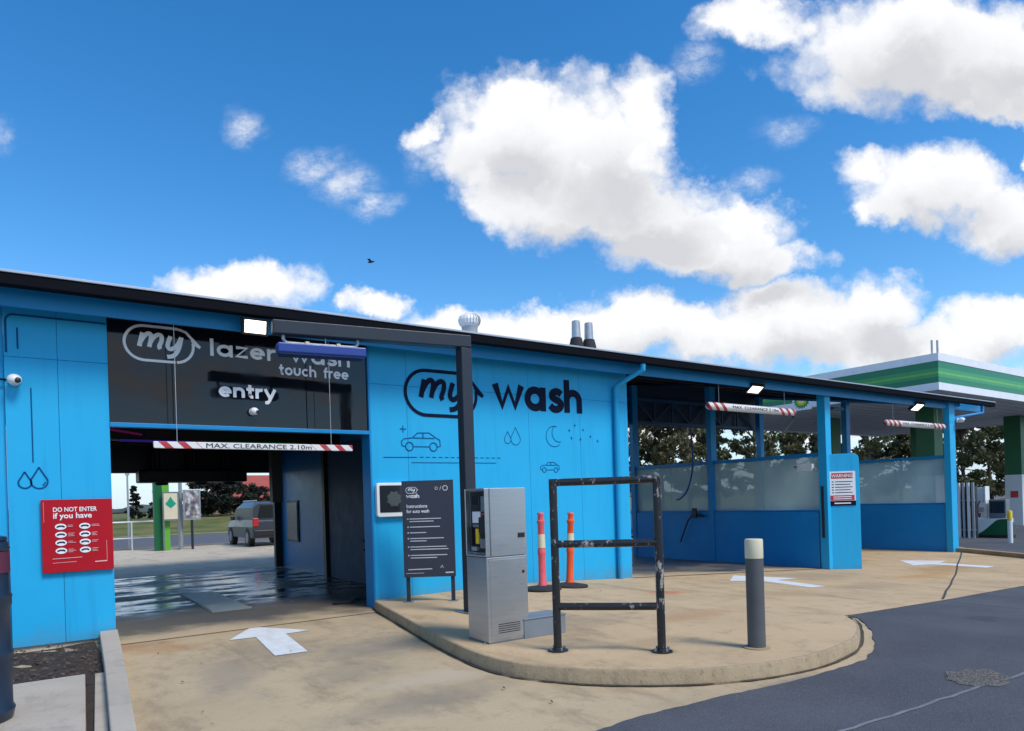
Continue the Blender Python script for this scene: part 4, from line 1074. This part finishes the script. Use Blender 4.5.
lp = tag(empty('light_pole', (3.55, 34.3, 0)), 'thin grey light pole beside the road seen through the tunnel', 'light pole')
MB().tube([(0, 0, 0), (0, 0, 3.2)], [.05, .035], 8).build('pole', M['galv'], lp)
MB().box(-.08, .08, -.05, .05, 3.2, 3.32).build('cap', M['galv'], lp)

# SUV seen from the rear left, nose towards +y
def suv(loc):
    t_ = tag(empty('suv', loc), 'grey four wheel drive wagon parked beyond the wash tunnel exit', 'car')
    W_ = .92
    sec = lambda y, zb, zt, wb, wt: [(-wb, y, zb), (-wb - .0, y, (zb + zt) * .55), (-wt, y, zt), (wt, y, zt), (wb, y, (zb + zt) * .55), (wb, y, zb)]
    def loft(secs):
        mb = MB(); n = len(secs[0])
        mb.add([q for s_ in secs for q in s_], [(k * n + i, k * n + (i + 1) % n, (k + 1) * n + (i + 1) % n, (k + 1) * n + i) for k in range(len(secs) - 1) for i in range(n)] + [tuple(range(n)), tuple(range((len(secs) - 1) * n, len(secs) * n))])
        return mb
    loft([sec(0, .42, 1.02, .86, .84), sec(.08, .36, 1.08, .91, .88), sec(1.0, .36, 1.08, W_, .89), sec(3.1, .36, 1.06, W_, .88), sec(4.3, .38, .98, .9, .82), sec(4.62, .42, .82, .82, .75)]).build('body', M['carpaint'], t_, bevel=.03)
    loft([sec(.10, 1.06, 1.70, .86, .66), sec(.42, 1.06, 1.77, .87, .69), sec(2.3, 1.06, 1.77, .87, .69), sec(2.75, 1.06, 1.70, .87, .66), sec(3.5, 1.04, 1.1, .86, .84)]).build('cabin', M['carpaint'], t_, bevel=.03)
    # windows
    mb = MB()
    mb.add([(-.70, .075, 1.14), (.70, .075, 1.14), (.60, .085, 1.62), (-.60, .085, 1.62)], [(0, 1, 2, 3)]); mb.build('rear_window', M['carglass'], t_)
    for s_ in (-1, 1):
        for y0, y1, y2, y3 in ((.35, 1.1, 1.1, .5), (1.2, 2.05, 2.05, 1.2), (2.15, 3.1, 2.62, 2.15)):
            xx = lambda z: s_ * (.878 - (z - 1.06) * .265)
            MB().add([(xx(1.14), y0, 1.14), (xx(1.14), y1, 1.14), (xx(1.62), y2, 1.62), (xx(1.62), y3, 1.62)], [(0, 1, 2, 3)]).build('side_window', M['carglass'], t_)
        MB().box(min(s_ * .70, s_ * .90), max(s_ * .70, s_ * .90), -.03, .12, .82, 1.14).build('tail_light', M['tail'], t_, bevel=.02)
        MB().box(min(s_ * .60, s_ * .64), max(s_ * .60, s_ * .64), .5, 2.6, 1.79, 1.84).build('roof_rail', M['galv'], t_)
        MB().box(min(s_ * .93, s_ * 1.1), max(s_ * .93, s_ * 1.1), 2.75, 2.9, 1.06, 1.22).build('mirror', M['matblack'], t_, bevel=.03)
        for y_ in (.85, 3.65):
            w_ = MB().tube([(s_ * .72, y_, .37), (s_ * .93, y_, .37)], .37, 22).build('wheel', M['rubber'], t_)
            MB().tube([(s_ * .925, y_, .37), (s_ * .945, y_, .37)], .22, 16).build('rim', M['steel_d'], w_)
    MB().box(-.9, .9, -.10, .12, .42, .68).build('bumper', M['matblack'], t_, bevel=.04)
    MB().box(.25, .6, -.115, -.103, .52, .63).build('number_plate', M['cream'], t_)
    MB().lathe([(.04, -.12), (.04, .12)], 8, (0, .0, .2)).build('tow_bar', M['matblack'], t_)
    return t_
suv((8.28, 28.6, 0.001)).scale = (1.05, 1.0, 1.05)

# house and bushes across the road
hs_ = tag(empty('house', (20., 76, 1.1)), 'house with a red tin roof across the road', 'house')
MB().box(-5, 5, -3, 3, 0, 1.5).build('wall', M['brick'], hs_)
MB().add([(-5.6, -3.6, 1.4), (5.6, -3.6, 1.4), (5.6, 3.6, 1.4), (-5.6, 3.6, 1.4), (-2.6, 0, 4.0), (2.6, 0, 4.0)], [(0, 1, 5, 4), (2, 3, 4, 5), (1, 2, 5), (3, 0, 4), (3, 2, 1, 0)]).build('roof', M['roofred'], hs_)
for X_ in (-3, 1.5):
    wf = MB().box(X_ - .6, X_ + .6, -3.06, -3.002, .5, 1.35).build('window', M['white'], hs_); MB().box(X_ - .5, X_ + .5, -3.08, -3.062, .58, 1.28).build('pane', M['glassdark'], wf)

def leaf_tree(name, seed, H_, Rw, crown0, nclump, nleaf, lsize, mt, trunk_r=.2, shape='gum'):
    """trunk with limbs (one mesh) and a crown of leaf faces (one mesh) under an Empty at its foot"""
    rg = np.random.default_rng(seed); rn = random.Random(seed)
    root = empty(name)
    tb = MB()
    top = Vector((rn.uniform(-.4, .4), rn.uniform(-.4, .4), H_ * .8))
    mid = Vector((rn.uniform(-.3, .3), rn.uniform(-.3, .3), H_ * .4))
    tb.tube([(0, 0, -.2), mid, top], [trunk_r, trunk_r * .65, trunk_r * .2], 8)
    cl = []
    for k in range(nclump):
        f_ = rn.random()
        if shape == 'gum':
            z_ = crown0 + (H_ - crown0) * (f_ ** .85); rad = Rw * math.sqrt(max(.08, 1 - ((z_ - (crown0 + H_) * .52) / ((H_ - crown0) * .56)) ** 2))
            a_ = rn.uniform(0, 2 * PI); q = rad * math.sqrt(rn.random())
        else:
            z_ = crown0 + (H_ - crown0) * f_; rad = Rw * (1 - f_ * .85); a_ = rn.uniform(0, 2 * PI); q = rad * rn.uniform(.3, 1)
        cl.append((q * math.cos(a_), q * math.sin(a_), z_, rn.uniform(.55, 1.25)))
    for k in range(0, nclump, 3 if shape == 'gum' else 9):
        c = Vector(cl[k][:3]); t_ = min(.95, max(.25, (c.z / H_) * .8))
        st = mid.lerp(top, (t_ - .4) / .5) if t_ > .4 else Vector((0, 0, 0)).lerp(mid, t_ / .4)
        m_ = st.lerp(c, .5) + Vector((rn.uniform(-.2, .2), rn.uniform(-.2, .2), rn.uniform(-.1, .3)))
        tb.tube([st, m_, c], [trunk_r * .38, trunk_r * .22, trunk_r * .07], 6)
    tb.build('trunk', M['bark'], root, smooth=True)
    vs = []
    for cx_, cy_, cz_, s_ in cl:
        n_ = int(nleaf * s_)
        d = rg.normal(size=(n_, 3)); d /= np.linalg.norm(d, axis=1)[:, None]
        sp_ = (Rw * .185 if shape == 'gum' else Rw * .2) * s_
        p = np.array([cx_, cy_, cz_]) + d * (rg.random((n_, 1)) ** .5) * sp_ * np.array([1, 1, .72])
        u = rg.normal(size=(n_, 3)); u /= np.linalg.norm(u, axis=1)[:, None]
        w = np.cross(u, rg.normal(size=(n_, 3))); w /= np.linalg.norm(w, axis=1)[:, None]
        L_ = lsize * rg.uniform(.6, 1.4, (n_, 1))
        q = np.stack([p - u * L_, p + w * L_ * .45, p + u * L_, p - w * L_ * .45], 1)
        vs.append(q.reshape(-1, 3))
    V = np.concatenate(vs); nf = len(V) // 4
    me = bpy.data.meshes.new('crown'); me.vertices.add(len(V)); me.vertices.foreach_set('co', V.ravel())
    me.loops.add(nf * 4); me.loops.foreach_set('vertex_index', np.arange(nf * 4)); me.polygons.add(nf)
    me.polygons.foreach_set('loop_start', np.arange(nf) * 4); me.polygons.foreach_set('loop_total', np.full(nf, 4))
    me.materials.append(mt); me.update(); me.validate()
    o = bpy.data.objects.new('crown', me); COL.objects.link(o); o.parent = root
    return root
protos = [leaf_tree('gum_tree', 3, 13, 4.4, 2.0, 66, 120, .23, M['gum'], .26), leaf_tree('gum_tree', 5, 12, 4.0, 1.8, 48, 112, .23, M['gum'], .22), leaf_tree('gum_tree', 8, 10, 4.6, 1.5, 66, 125, .23, M['gumdark'], .24)]
TP = [(43.5, 42.7, 0, .86, 'leafy gum tree behind the wash bays, beside the blue plant room wall'), (47.6, 44.0, 2, 1.12, 'dense dark tree behind the wash bays, second from the plant room wall'),
      (45.5, 38.9, 1, .85, 'thin gum tree behind the wash bays, just left of the tall divider post'), (51.0, 40.4, 1, .88, 'open gum tree with bare limbs behind the tall divider post'),
      (52.4, 37.3, 0, .85, 'brownish gum tree under the end of the middle clearance bar'), (60.3, 38.3, 2, .7, 'low dark tree showing beside the post on the guide wall'),
      (57.8, 30.3, 2, 1.0, 'dark tree seen over the screen of the end bay, nearest the guide wall'), (66.2, 31.7, 0, .78, 'gum tree seen over the screen of the end bay beside the green column'),
      (64.2, 28.3, 1, .85, 'gum tree behind the green canopy column'), (63.4, 25.1, 2, .9, 'dark gum tree between the blue corner post and the fuel pump'),
      (70.9, 26.0, 1, .85, 'thin gum tree above the fuel pump'), (68.4, 21.9, 0, .7, 'gum tree beside the farther canopy column')]
used = set()
for i, (x, y, k, s_, lab) in enumerate(TP):
    o = protos[k] if k not in used else dup(protos[k])
    used.add(k)
    o.location = (x, y, g(x, y) - .1); o.rotation_euler = (0, 0, i * 1.3); o.scale = (s_, s_, s_ * (1 + .06 * (i % 3)))
    tag(o, lab, 'tree', 'trees behind the wash bays')
con = leaf_tree('conifer', 11, 3.4, 1.0, .1, 70, 90, .10, M['conifer'], .1, 'cone')
bsh = leaf_tree('bush', 12, 3.0, 2.2, .3, 60, 120, .12, M['conifer'], .12, 'gum')
for i, (p, x, y, s_, lab, cat) in enumerate([(con, 9.2, 66, .95, 'dark conifer behind the cream poster across the road', 'tree'), (bsh, 13.0, 66, 1.15, 'wide dark hedge bush behind the notice board across the road', 'bush'), (bsh, 15.3, 67, 1.05, 'dark bush in front of the red roofed house, nearer the notice board', 'bush'), (bsh, 18.3, 69, .85, 'rounded bush in front of the red roof, above the parked car', 'bush'), (con, 7.3, 66, .8, 'small dark conifer left of the green pillar across the road', 'tree')]):
    o = p if i < 2 else dup(p)
    o.location = (x, y, 1.0); o.scale = (s_, s_, s_); o.rotation_euler = (0, 0, i * 2.1); tag(o, lab, cat, 'bushes across the road')
# far tree line
rn = random.Random(4); mb = MB(); pts = []
for k in range(140):
    x = -260 + k * 6.5; h = 1.6 + rn.uniform(0, 1.6)
    mb.ball((x, 330 + rn.uniform(-10, 10), 1.5), 6 + rn.uniform(0, 3), 5, h, 9, 6)
tag(mb.build('distant_treeline', M['hazehill'], smooth=True), 'low dark line of far trees on the horizon', kind='stuff')

# ------------------------------------------------------------------ fuel station
CX0, CY0, CX1, CY1 = 27.0, 11.5, 47., 24.
cn = tag(empty('fuel_canopy', (37, 19, -.5)), 'flat fuel station canopy with a white and green striped edge', 'canopy')
def ring(z0, z1, d, mt, name):
    mb = MB()
    mb.box(CX0 - d, CX1 + d, CY0 - d, CY0 + .1, z0, z1).box(CX0 - d, CX1 + d, CY1 - .1, CY1 + d, z0, z1).box(CX0 - d, CX0 + .1, CY0 + .1, CY1 - .1, z0, z1).box(CX1 - .1, CX1 + d, CY0 + .1, CY1 - .1, z0, z1)
    return mb.build(name, mt, cn, world=True)
M['cg1'] = mat('canopy green', (.004, .19, .085), .4, 0, .05)
M['cg2'] = mat('canopy mid green', (.03, .30, .09), .4, 0, .05)
ring(6.15, 6.43, .03, M['white'], 'top_band'); ring(5.90, 6.149, .012, M['cg1'], 'green_band'); ring(5.77, 5.899, .014, M['cg2'], 'green_band'); ring(5.69, 5.769, .013, mat('lime', (.13, .42, .07), .4), 'light_band'); ring(5.58, 5.689, .014, M['cg2'], 'green_band'); ring(5.37, 5.579, .012, M['cg1'], 'green_band'); ring(5.10, 5.369, .02, M['white'], 'bottom_band')
MB().box(CX0 + .1, CX1 - .1, CY0 + .1, CY1 - .1, 5.17, 5.3).build('soffit', M['soffit'], cn, world=True)
sl_ = MB()
for k in range(1, 25): sl_.box(CX0 + .1, CX1 - .1, CY0 + .1 + k * .6, CY0 + .115 + k * .6, 5.164, 5.169)
sl_.build('soffit_seams', M['char'], cn, world=True)
MB().box(CX0 + .1, CX1 - .1, CY0 + .1, CY1 - .1, 6.3, 6.36).build('roof', M['zinc'], cn, world=True)
for x, y in ((30.2, 14), (38, 14), (33, 20), (41, 20)):
    MB().box(x - .3, x + .3, y - .3, y + .3, 5.14, 5.163).build('ceiling_light', M['white'], cn, world=True)
for x, y in ((33.0, 14.5), (42.6, 14.5), (33.0, 19.2), (42.6, 19.2)):
    zb = fh(x, y)
    co = MB().box(x - .42, x + .42, y - .38, y + .38, 2.1, 5.169).build('column', M['greend'], cn, world=True, bevel=.02)
    MB().box(x - .43, x + .43, y - .39, y + .39, zb - .05, 2.098).build('column_base', M['soffit'], co, world=True, bevel=.02)
    MB().box(x - .435, x - .431, y - .2, y + .15, .9, 1.25).build('notice', M['redp'], co, world=True)
# antenna and flower emblem
for k, (dx, dy) in enumerate(((0.15, .25), (.35, .15))):
    MB().tube([(CX0 + dx, CY0 + dy, 6.36), (CX0 + dx, CY0 + dy, 6.95)], .04, 8).build('antenna', M['galv'], cn, world=True)
LP_ = Plane((26.94, 16.85, 5.45), (0, -1, 0), (0, 0, 1))
mb = MB().box(26.94, 26.985, 16.42, 17.28, 5.02, 5.88); lgo = mb.build('emblem_panel', M['white'], cn, world=True)
for rad, mt, d_ in ((.39, M['greenm'], .003), (.31, M['greenl'], .008), (.24, M['yellow'], .013), (.15, mat('pale yellow', (.9, .8, .3), .4), .018), (.08, M['white'], .023)):
    i_ = Ink(LP_, d_)
    i_.poly([(math.cos(2 * PI * k / 36) * (rad if k % 2 else rad * .8), math.sin(2 * PI * k / 36) * (rad if k % 2 else rad * .8)) for k in range(36)])
    i_.build('emblem', mt, lgo, world=True)
# pump
pz = fh(31.8, 12.4)
pu = tag(empty('fuel_pump', (32.2, 12.0, pz)), 'white and green fuel pump under the canopy behind short bollards', 'fuel pump')
MB().box(-.3, .3, -.85, .85, .0, .12).build('base', M['matblack'], pu)
MB().box(-.26, .26, -.8, .8, .12, .78).build('cabinet', M['white'], pu, bevel=.02)
QP = Plane((-.26, .8, .12), (0, -1, 0), (0, 0, 1)); i_ = Ink(QP, .004)
i_.poly(spline([(.45, 0), (.75, .18), (1.0, .42), (1.25, .62), (1.6, .66)], 5) + [(1.6, 0)]); i_.build('green_swoosh', M['greend'], pu)
QP2 = Plane((-.26, -.8, .12), (1, 0, 0), (0, 0, 1)); i_ = Ink(QP2, .004); i_.rect(0, .52, .0, .5); i_.build('green_swoosh', M['greend'], pu)
MB().box(-.2, .2, -.72, -.1, .78, 1.55).build('display_head', M['steel_d'], pu, bevel=.03)
MB().box(-.212, -.202, -.66, -.16, 1.0, 1.48).build('display', M['glassdark'], pu)
MB().box(-.2, .2, .0, .06, .78, 2.1).build('frame_post', M['whitep'], pu); MB().box(-.2, .2, .66, .72, .78, 2.1).build('frame_post', M['whitep'], pu)
MB().box(-.18, .18, .06, .66, 1.45, 2.05).build('hose_cabinet', M['soffit'], pu, bevel=.02)
for y_ in (.2, .38, .55): MB().tube(spline([(-.2, y_, 1.0), (-.3, y_, .85), (-.32, y_ + .05, 1.2), (-.22, y_, 1.5)]), .025, 8).build('hose', M['rubber'], pu)
# rack of upright posts
rk = tag(empty('post_rack', (31.1, 12.36, fh(31.1, 12.36))), 'row of tall pale upright bars beside the fuel pump', 'rack')
for k in range(4): MB().box(-.04, .04, -.3 + k * .17, -.22 + k * .17, 0, 2.25).build('bar', (M['galv'], M['whitep'])[k % 2], rk)
for z_ in (.3, 1.5): MB().box(.042, .09, -.32, .32, z_, z_ + .06).build('crosspiece', M['steel_d'], rk)
MB().box(.1, .3, -.3, .3, .05, 2.1).build('back_panel', M['char'], rk)
# white bollards with yellow tops
wb = tag(empty('guard_bollard', (27.8, 9.7, fh(27.8, 9.7))), 'white guard bollard with a yellow top just right of the fuel pump', 'bollard', 'white bollards with yellow tops')
MB().lathe([(.075, 0), (.075, .78)], 16).build('tube', M['whitep'], wb, smooth=True)
MB().lathe([(.076, .78), (.076, 1.08), (.06, 1.12), (.01, 1.13)], 16).build('yellow_top', M['yellow'], wb, smooth=True)
c = dup(wb); c.location = (28.25, 9.32, fh(28.25, 9.32)); c['label'] = 'white guard bollard with a yellow top at the right edge of the photo'

# bird
bd_ = tag(empty('bird', (11.62, 26.04, 11.43), .6), 'small dark bird flying in the blue sky above the roof', 'bird')
bod = MB().ball((0, 0, 0), .06, .17, .055, 10, 8)
bod.ball((0, .17, .02), .04, .05, .04, 8, 6)
bod.add([(0, -.14, .0), (.05, -.28, .0), (-.05, -.28, .0), (0, -.2, .015)], [(0, 1, 3), (0, 3, 2), (1, 2, 3)])
bod.build('body', M['rubber'], bd_, smooth=True)
for s_ in (-1, 1):
    MB().add([(s_ * .03, .08, .03), (s_ * .2, .12, .13), (s_ * .36, .02, .08), (s_ * .2, -.06, .12), (s_ * .03, -.08, .02), (s_ * .18, .03, .15)], [(0, 1, 5), (1, 2, 5), (2, 3, 5), (3, 4, 5), (4, 0, 5)]).build('wing', M['rubber'], bd_)

bd_.scale = (.7, .7, .7)
# ------------------------------------------------------------------ sky, sun, camera
PSI = R(35); FOC = 690.
Fv = Vector((math.sin(PSI), math.cos(PSI), 0)); Rv = Vector((math.cos(PSI), -math.sin(PSI), 0))
SUNV = Vector((.18, -.60, .80)).normalized()
wd = bpy.data.worlds.new('World'); sc.world = wd; wd.use_nodes = True
t = NT(wd.node_tree)
out = t.n('ShaderNodeOutputWorld'); bg = t.n('ShaderNodeBackground'); t.l(bg.outputs[0], out.inputs[0])
sky = t.n('ShaderNodeTexSky', sky_type='NISHITA'); sky.sun_disc = False
sky.sun_elevation = math.asin(SUNV.z); sky.sun_rotation = math.atan2(SUNV.x, SUNV.y)
sky.air_density = 1.0; sky.dust_density = .3; sky.ozone_density = 2.2
D = t.n('ShaderNodeTexCoord').outputs['Generated']
# cloud field in a plane tangent to the sky (fixed compass direction)
zf = t.m('MAXIMUM', t.vm('DOT_PRODUCT', D, tuple(Fv), 1), .05)
comb = t.n('ShaderNodeCombineXYZ')
sep = t.n('ShaderNodeSeparateXYZ'); t.l(D, sep.inputs[0])
t.l(t.m('DIVIDE', t.vm('DOT_PRODUCT', D, tuple(Rv), 1), zf), comb.inputs[0]); t.l(t.m('DIVIDE', sep.outputs[2], zf), comb.inputs[1])
P0 = comb.outputs[0]
w1_ = t.vm('SUBTRACT', t.noise(P0, 5.5, 6, .62, True), (.5, .5, .5))
w2_ = t.vm('SUBTRACT', t.noise(P0, 26, 5, .65, True), (.5, .5, .5))
Pw = t.vm('ADD', P0, t.vm('ADD', t.vm('MULTIPLY', w1_, (.16, .13, 0)), t.vm('MULTIPLY', w2_, (.038, .036, 0))))
BLOBS = [(-0.001,0.529,0.138,0.107,1.00),(0.128,0.489,0.162,0.138,1.00),(0.215,0.562,0.070,0.084,0.85),(0.199,0.417,0.162,0.084,1.00),(0.061,0.430,0.151,0.078,1.00),(0.313,0.373,0.128,0.070,1.00),(0.388,0.336,0.087,0.038,0.90),(0.255,0.366,0.159,0.058,1.00),(-0.109,0.552,0.035,0.038,0.70),(0.568,0.646,0.217,0.107,1.00),(0.691,0.624,0.181,0.096,1.00),(0.374,0.690,0.116,0.049,0.70),(0.487,0.591,0.090,0.055,0.70),(0.725,0.564,0.087,0.043,0.90),(0.620,0.430,0.138,0.080,1.00),(0.530,0.453,0.067,0.049,0.80),(0.727,0.390,0.101,0.072,1.00),(0.575,0.395,0.087,0.036,0.70),(0.757,0.469,0.023,0.019,0.70),(-0.373,0.319,0.125,0.052,1.00),(-0.194,0.283,0.067,0.035,0.90),(-0.024,0.244,0.232,0.046,1.00),(0.164,0.247,0.130,0.064,1.00),(0.280,0.235,0.145,0.058,1.00),(0.396,0.246,0.159,0.072,1.00),(0.527,0.256,0.104,0.064,1.00),(0.715,0.227,0.096,0.055,1.00),(0.583,0.196,0.217,0.046,1.00),(0.05,0.12,1.2,0.06,.75),(-.75,.12,.5,.07,.6)]
WISPS = [(-0.372,0.566,0.046,0.040,1.),(-0.263,0.493,0.070,0.042,1.),(-0.220,0.468,0.070,0.040,1.),(-0.178,0.441,0.055,0.028,1.),(-0.722,0.559,0.025,0.045,.7),(0.356,0.453,0.055,0.024,.8),(0.412,0.521,0.058,0.032,.7),(0.292,0.629,0.046,0.042,.8),(-.12,.50,.03,.06,.5)]
def field(Pv, blobs):
    acc = None
    for x, y, a, b, s_ in blobs:
        ln = t.vm('LENGTH', t.vm('MULTIPLY', t.vm('SUBTRACT', Pv, (x, y, 0)), (1 / a, 1 / b, 0)), out=1)
        v = t.m('MULTIPLY_ADD', ln, -s_, s_)
        acc = v if acc is None else t.m('MAXIMUM', acc, v)
    return acc
fld = field(Pw, BLOBS)
big = [b for b in BLOBS if b[4] >= .9]
base = field(t.vm('ADD', Pw, (-.02, .055, 0)), [(x, y, a * .95, b * .8, s_) for x, y, a, b, s_ in big])
def puff(scale, det):
    vo = t.n('ShaderNodeTexVoronoi', feature='F1'); t.l(t.vm('ADD', P0, t.vm('MULTIPLY', w2_, (.05, .05, 0))), vo.inputs['Vector'])
    vo.inputs['Scale'].default_value = scale; vo.inputs['Detail'].default_value = det; vo.inputs['Roughness'].default_value = .6
    return vo.outputs[0]
pf = puff(13, 2.)
fine = t.noise(P0, 42, 6, .68)
dens = t.m('ADD', fld, t.m('MULTIPLY_ADD', t.m('SUBTRACT', .42, pf), .27, .11))
dens = t.m('ADD', dens, t.m('MULTIPLY', t.m('SUBTRACT', fine, .5), .17))
soft = t.m('MULTIPLY_ADD', t.noise(P0, 7, 3, .5), .55, .12)          # some edges crisp, some wispy
mask = t.n('ShaderNodeMapRange', interpolation_type='SMOOTHSTEP'); t.l(dens, mask.inputs[0]); mask.inputs[1].default_value = -.04; t.l(soft, mask.inputs[2]); mask = mask.outputs[0]
wf = t.m('MULTIPLY', field(t.vm('ADD', P0, t.vm('MULTIPLY', w1_, (.10, .10, 0))), WISPS), t.m('MULTIPLY_ADD', t.noise(t.vm('MULTIPLY', P0, (1, 1.5, 1)), 22, 8, .74), 2.6, -.62))
mask = t.m('MAXIMUM', mask, t.m('MULTIPLY', t.ss(wf, .02, .95), .7))
# generic clouds for the rest of the sky
up_ = t.m('MAXIMUM', sep.outputs[2], .0)
cg = t.vm('DIVIDE', D, None); 
cgn = cg.node; cb = t.n('ShaderNodeCombineXYZ'); dz_ = t.m('ADD', up_, .22)
for i in range(3): t.l(dz_, cb.inputs[i])
t.l(cb.outputs[0], cgn.inputs[1])
gm = t.ss(t.noise(cg, 1.5, 7, .6), .49, .66)
side = t.m('ABSOLUTE', t.vm('DOT_PRODUCT', D, tuple(Rv), 1))
fwd = t.vm('DOT_PRODUCT', D, tuple(Fv), 1)
lat = t.m('DIVIDE', side, zf)
away = t.m('MAXIMUM', t.ss(lat, .95, 1.25), t.ss(t.m('DIVIDE', sep.outputs[2], zf), .85, 1.15))
gm = t.m('MULTIPLY', gm, away)
mask = t.m('MAXIMUM', t.m('MULTIPLY', mask, t.ss(fwd, .1, .25)), gm)
shade = t.m('MULTIPLY', t.ss(base, .05, .85), t.m('MULTIPLY_ADD', t.noise(P0, 6, 3, .5), 1.2, .2), clamp=True)
shade = t.m('MAXIMUM', t.m('MULTIPLY', t.ss(base, -.1, .6), .38), shade)
shade = t.m('ADD', shade, t.m('MULTIPLY', t.ss(pf, .4, .8), .22), clamp=True)
ccol = t.mix(shade, (.53, .532, .538), (.325, .332, .350))
lump = t.m('MULTIPLY', t.ss(t.noise(Pw, 15, 5, .6), .52, .75), .22)
ccol = t.mix(lump, ccol, (.37, .38, .40))
hs2 = t.n('ShaderNodeHueSaturation'); hs2.inputs['Saturation'].default_value = 1.38; hs2.inputs['Value'].default_value = .95
SKYS = .10
sk = t.n('ShaderNodeVectorMath', operation='SCALE'); t.l(sky.outputs[0], sk.inputs[0]); sk.inputs[3].default_value = 1.0
t.l(sk.outputs[0], hs2.inputs['Color'])
CL = 1 / SKYS
cs = t.n('ShaderNodeVectorMath', operation='SCALE'); t.l(ccol, cs.inputs[0]); cs.inputs[3].default_value = CL
lowhaze = t.ss(sep.outputs[2], .16, .0)
skyc = t.mix(t.m('MULTIPLY', lowhaze, .85), hs2.outputs[0], (.30 / SKYS, .39 / SKYS, .48 / SKYS))
fin = t.mix(mask, skyc, cs.outputs[0])
t.l(fin, bg.inputs[0]); bg.inputs[1].default_value = SKYS

sl = bpy.data.lights.new('sun', 'SUN'); sl.energy = 1.5; sl.angle = R(18); sl.color = (1, .95, .88)
so_ = bpy.data.objects.new('sun', sl); COL.objects.link(so_)
so_.rotation_euler = SUNV.to_track_quat('Z', 'Y').to_euler()

cam = bpy.data.cameras.new('camera'); co_ = bpy.data.objects.new('camera', cam); COL.objects.link(co_)
cam.sensor_width = 36; cam.sensor_fit = 'HORIZONTAL'; cam.lens = FOC / 1024 * 36
roll = R(1.8)
# camera axes: x right, y up, -z forward ; the up of the frame leans so that the scene tilts to the left
right = Rv * math.cos(roll) + Vector((0, 0, -1)) * math.sin(roll)
upv = Vector((0, 0, 1)) * math.cos(roll) + Rv * math.sin(roll)
m_ = Matrix.Identity(4)
for i in range(3):
    m_[i][0] = right[i]; m_[i][1] = upv[i]; m_[i][2] = -Fv[i]
m_[2][3] = 1.6
co_.matrix_world = m_
cam.shift_x = 0; cam.shift_y = (500 - 365.5) / 1024
cam.clip_start = .05; cam.clip_end = 3000
sc.camera = co_
sc.view_settings.view_transform = 'Standard'; sc.view_settings.look = 'None'; sc.view_settings.exposure = 1.05; sc.view_settings.gamma = 1
sc.render.engine = 'CYCLES'
sc.cycles.use_denoising = True
sc.cycles.max_bounces = 8
sc.cycles.sample_clamp_indirect = 4
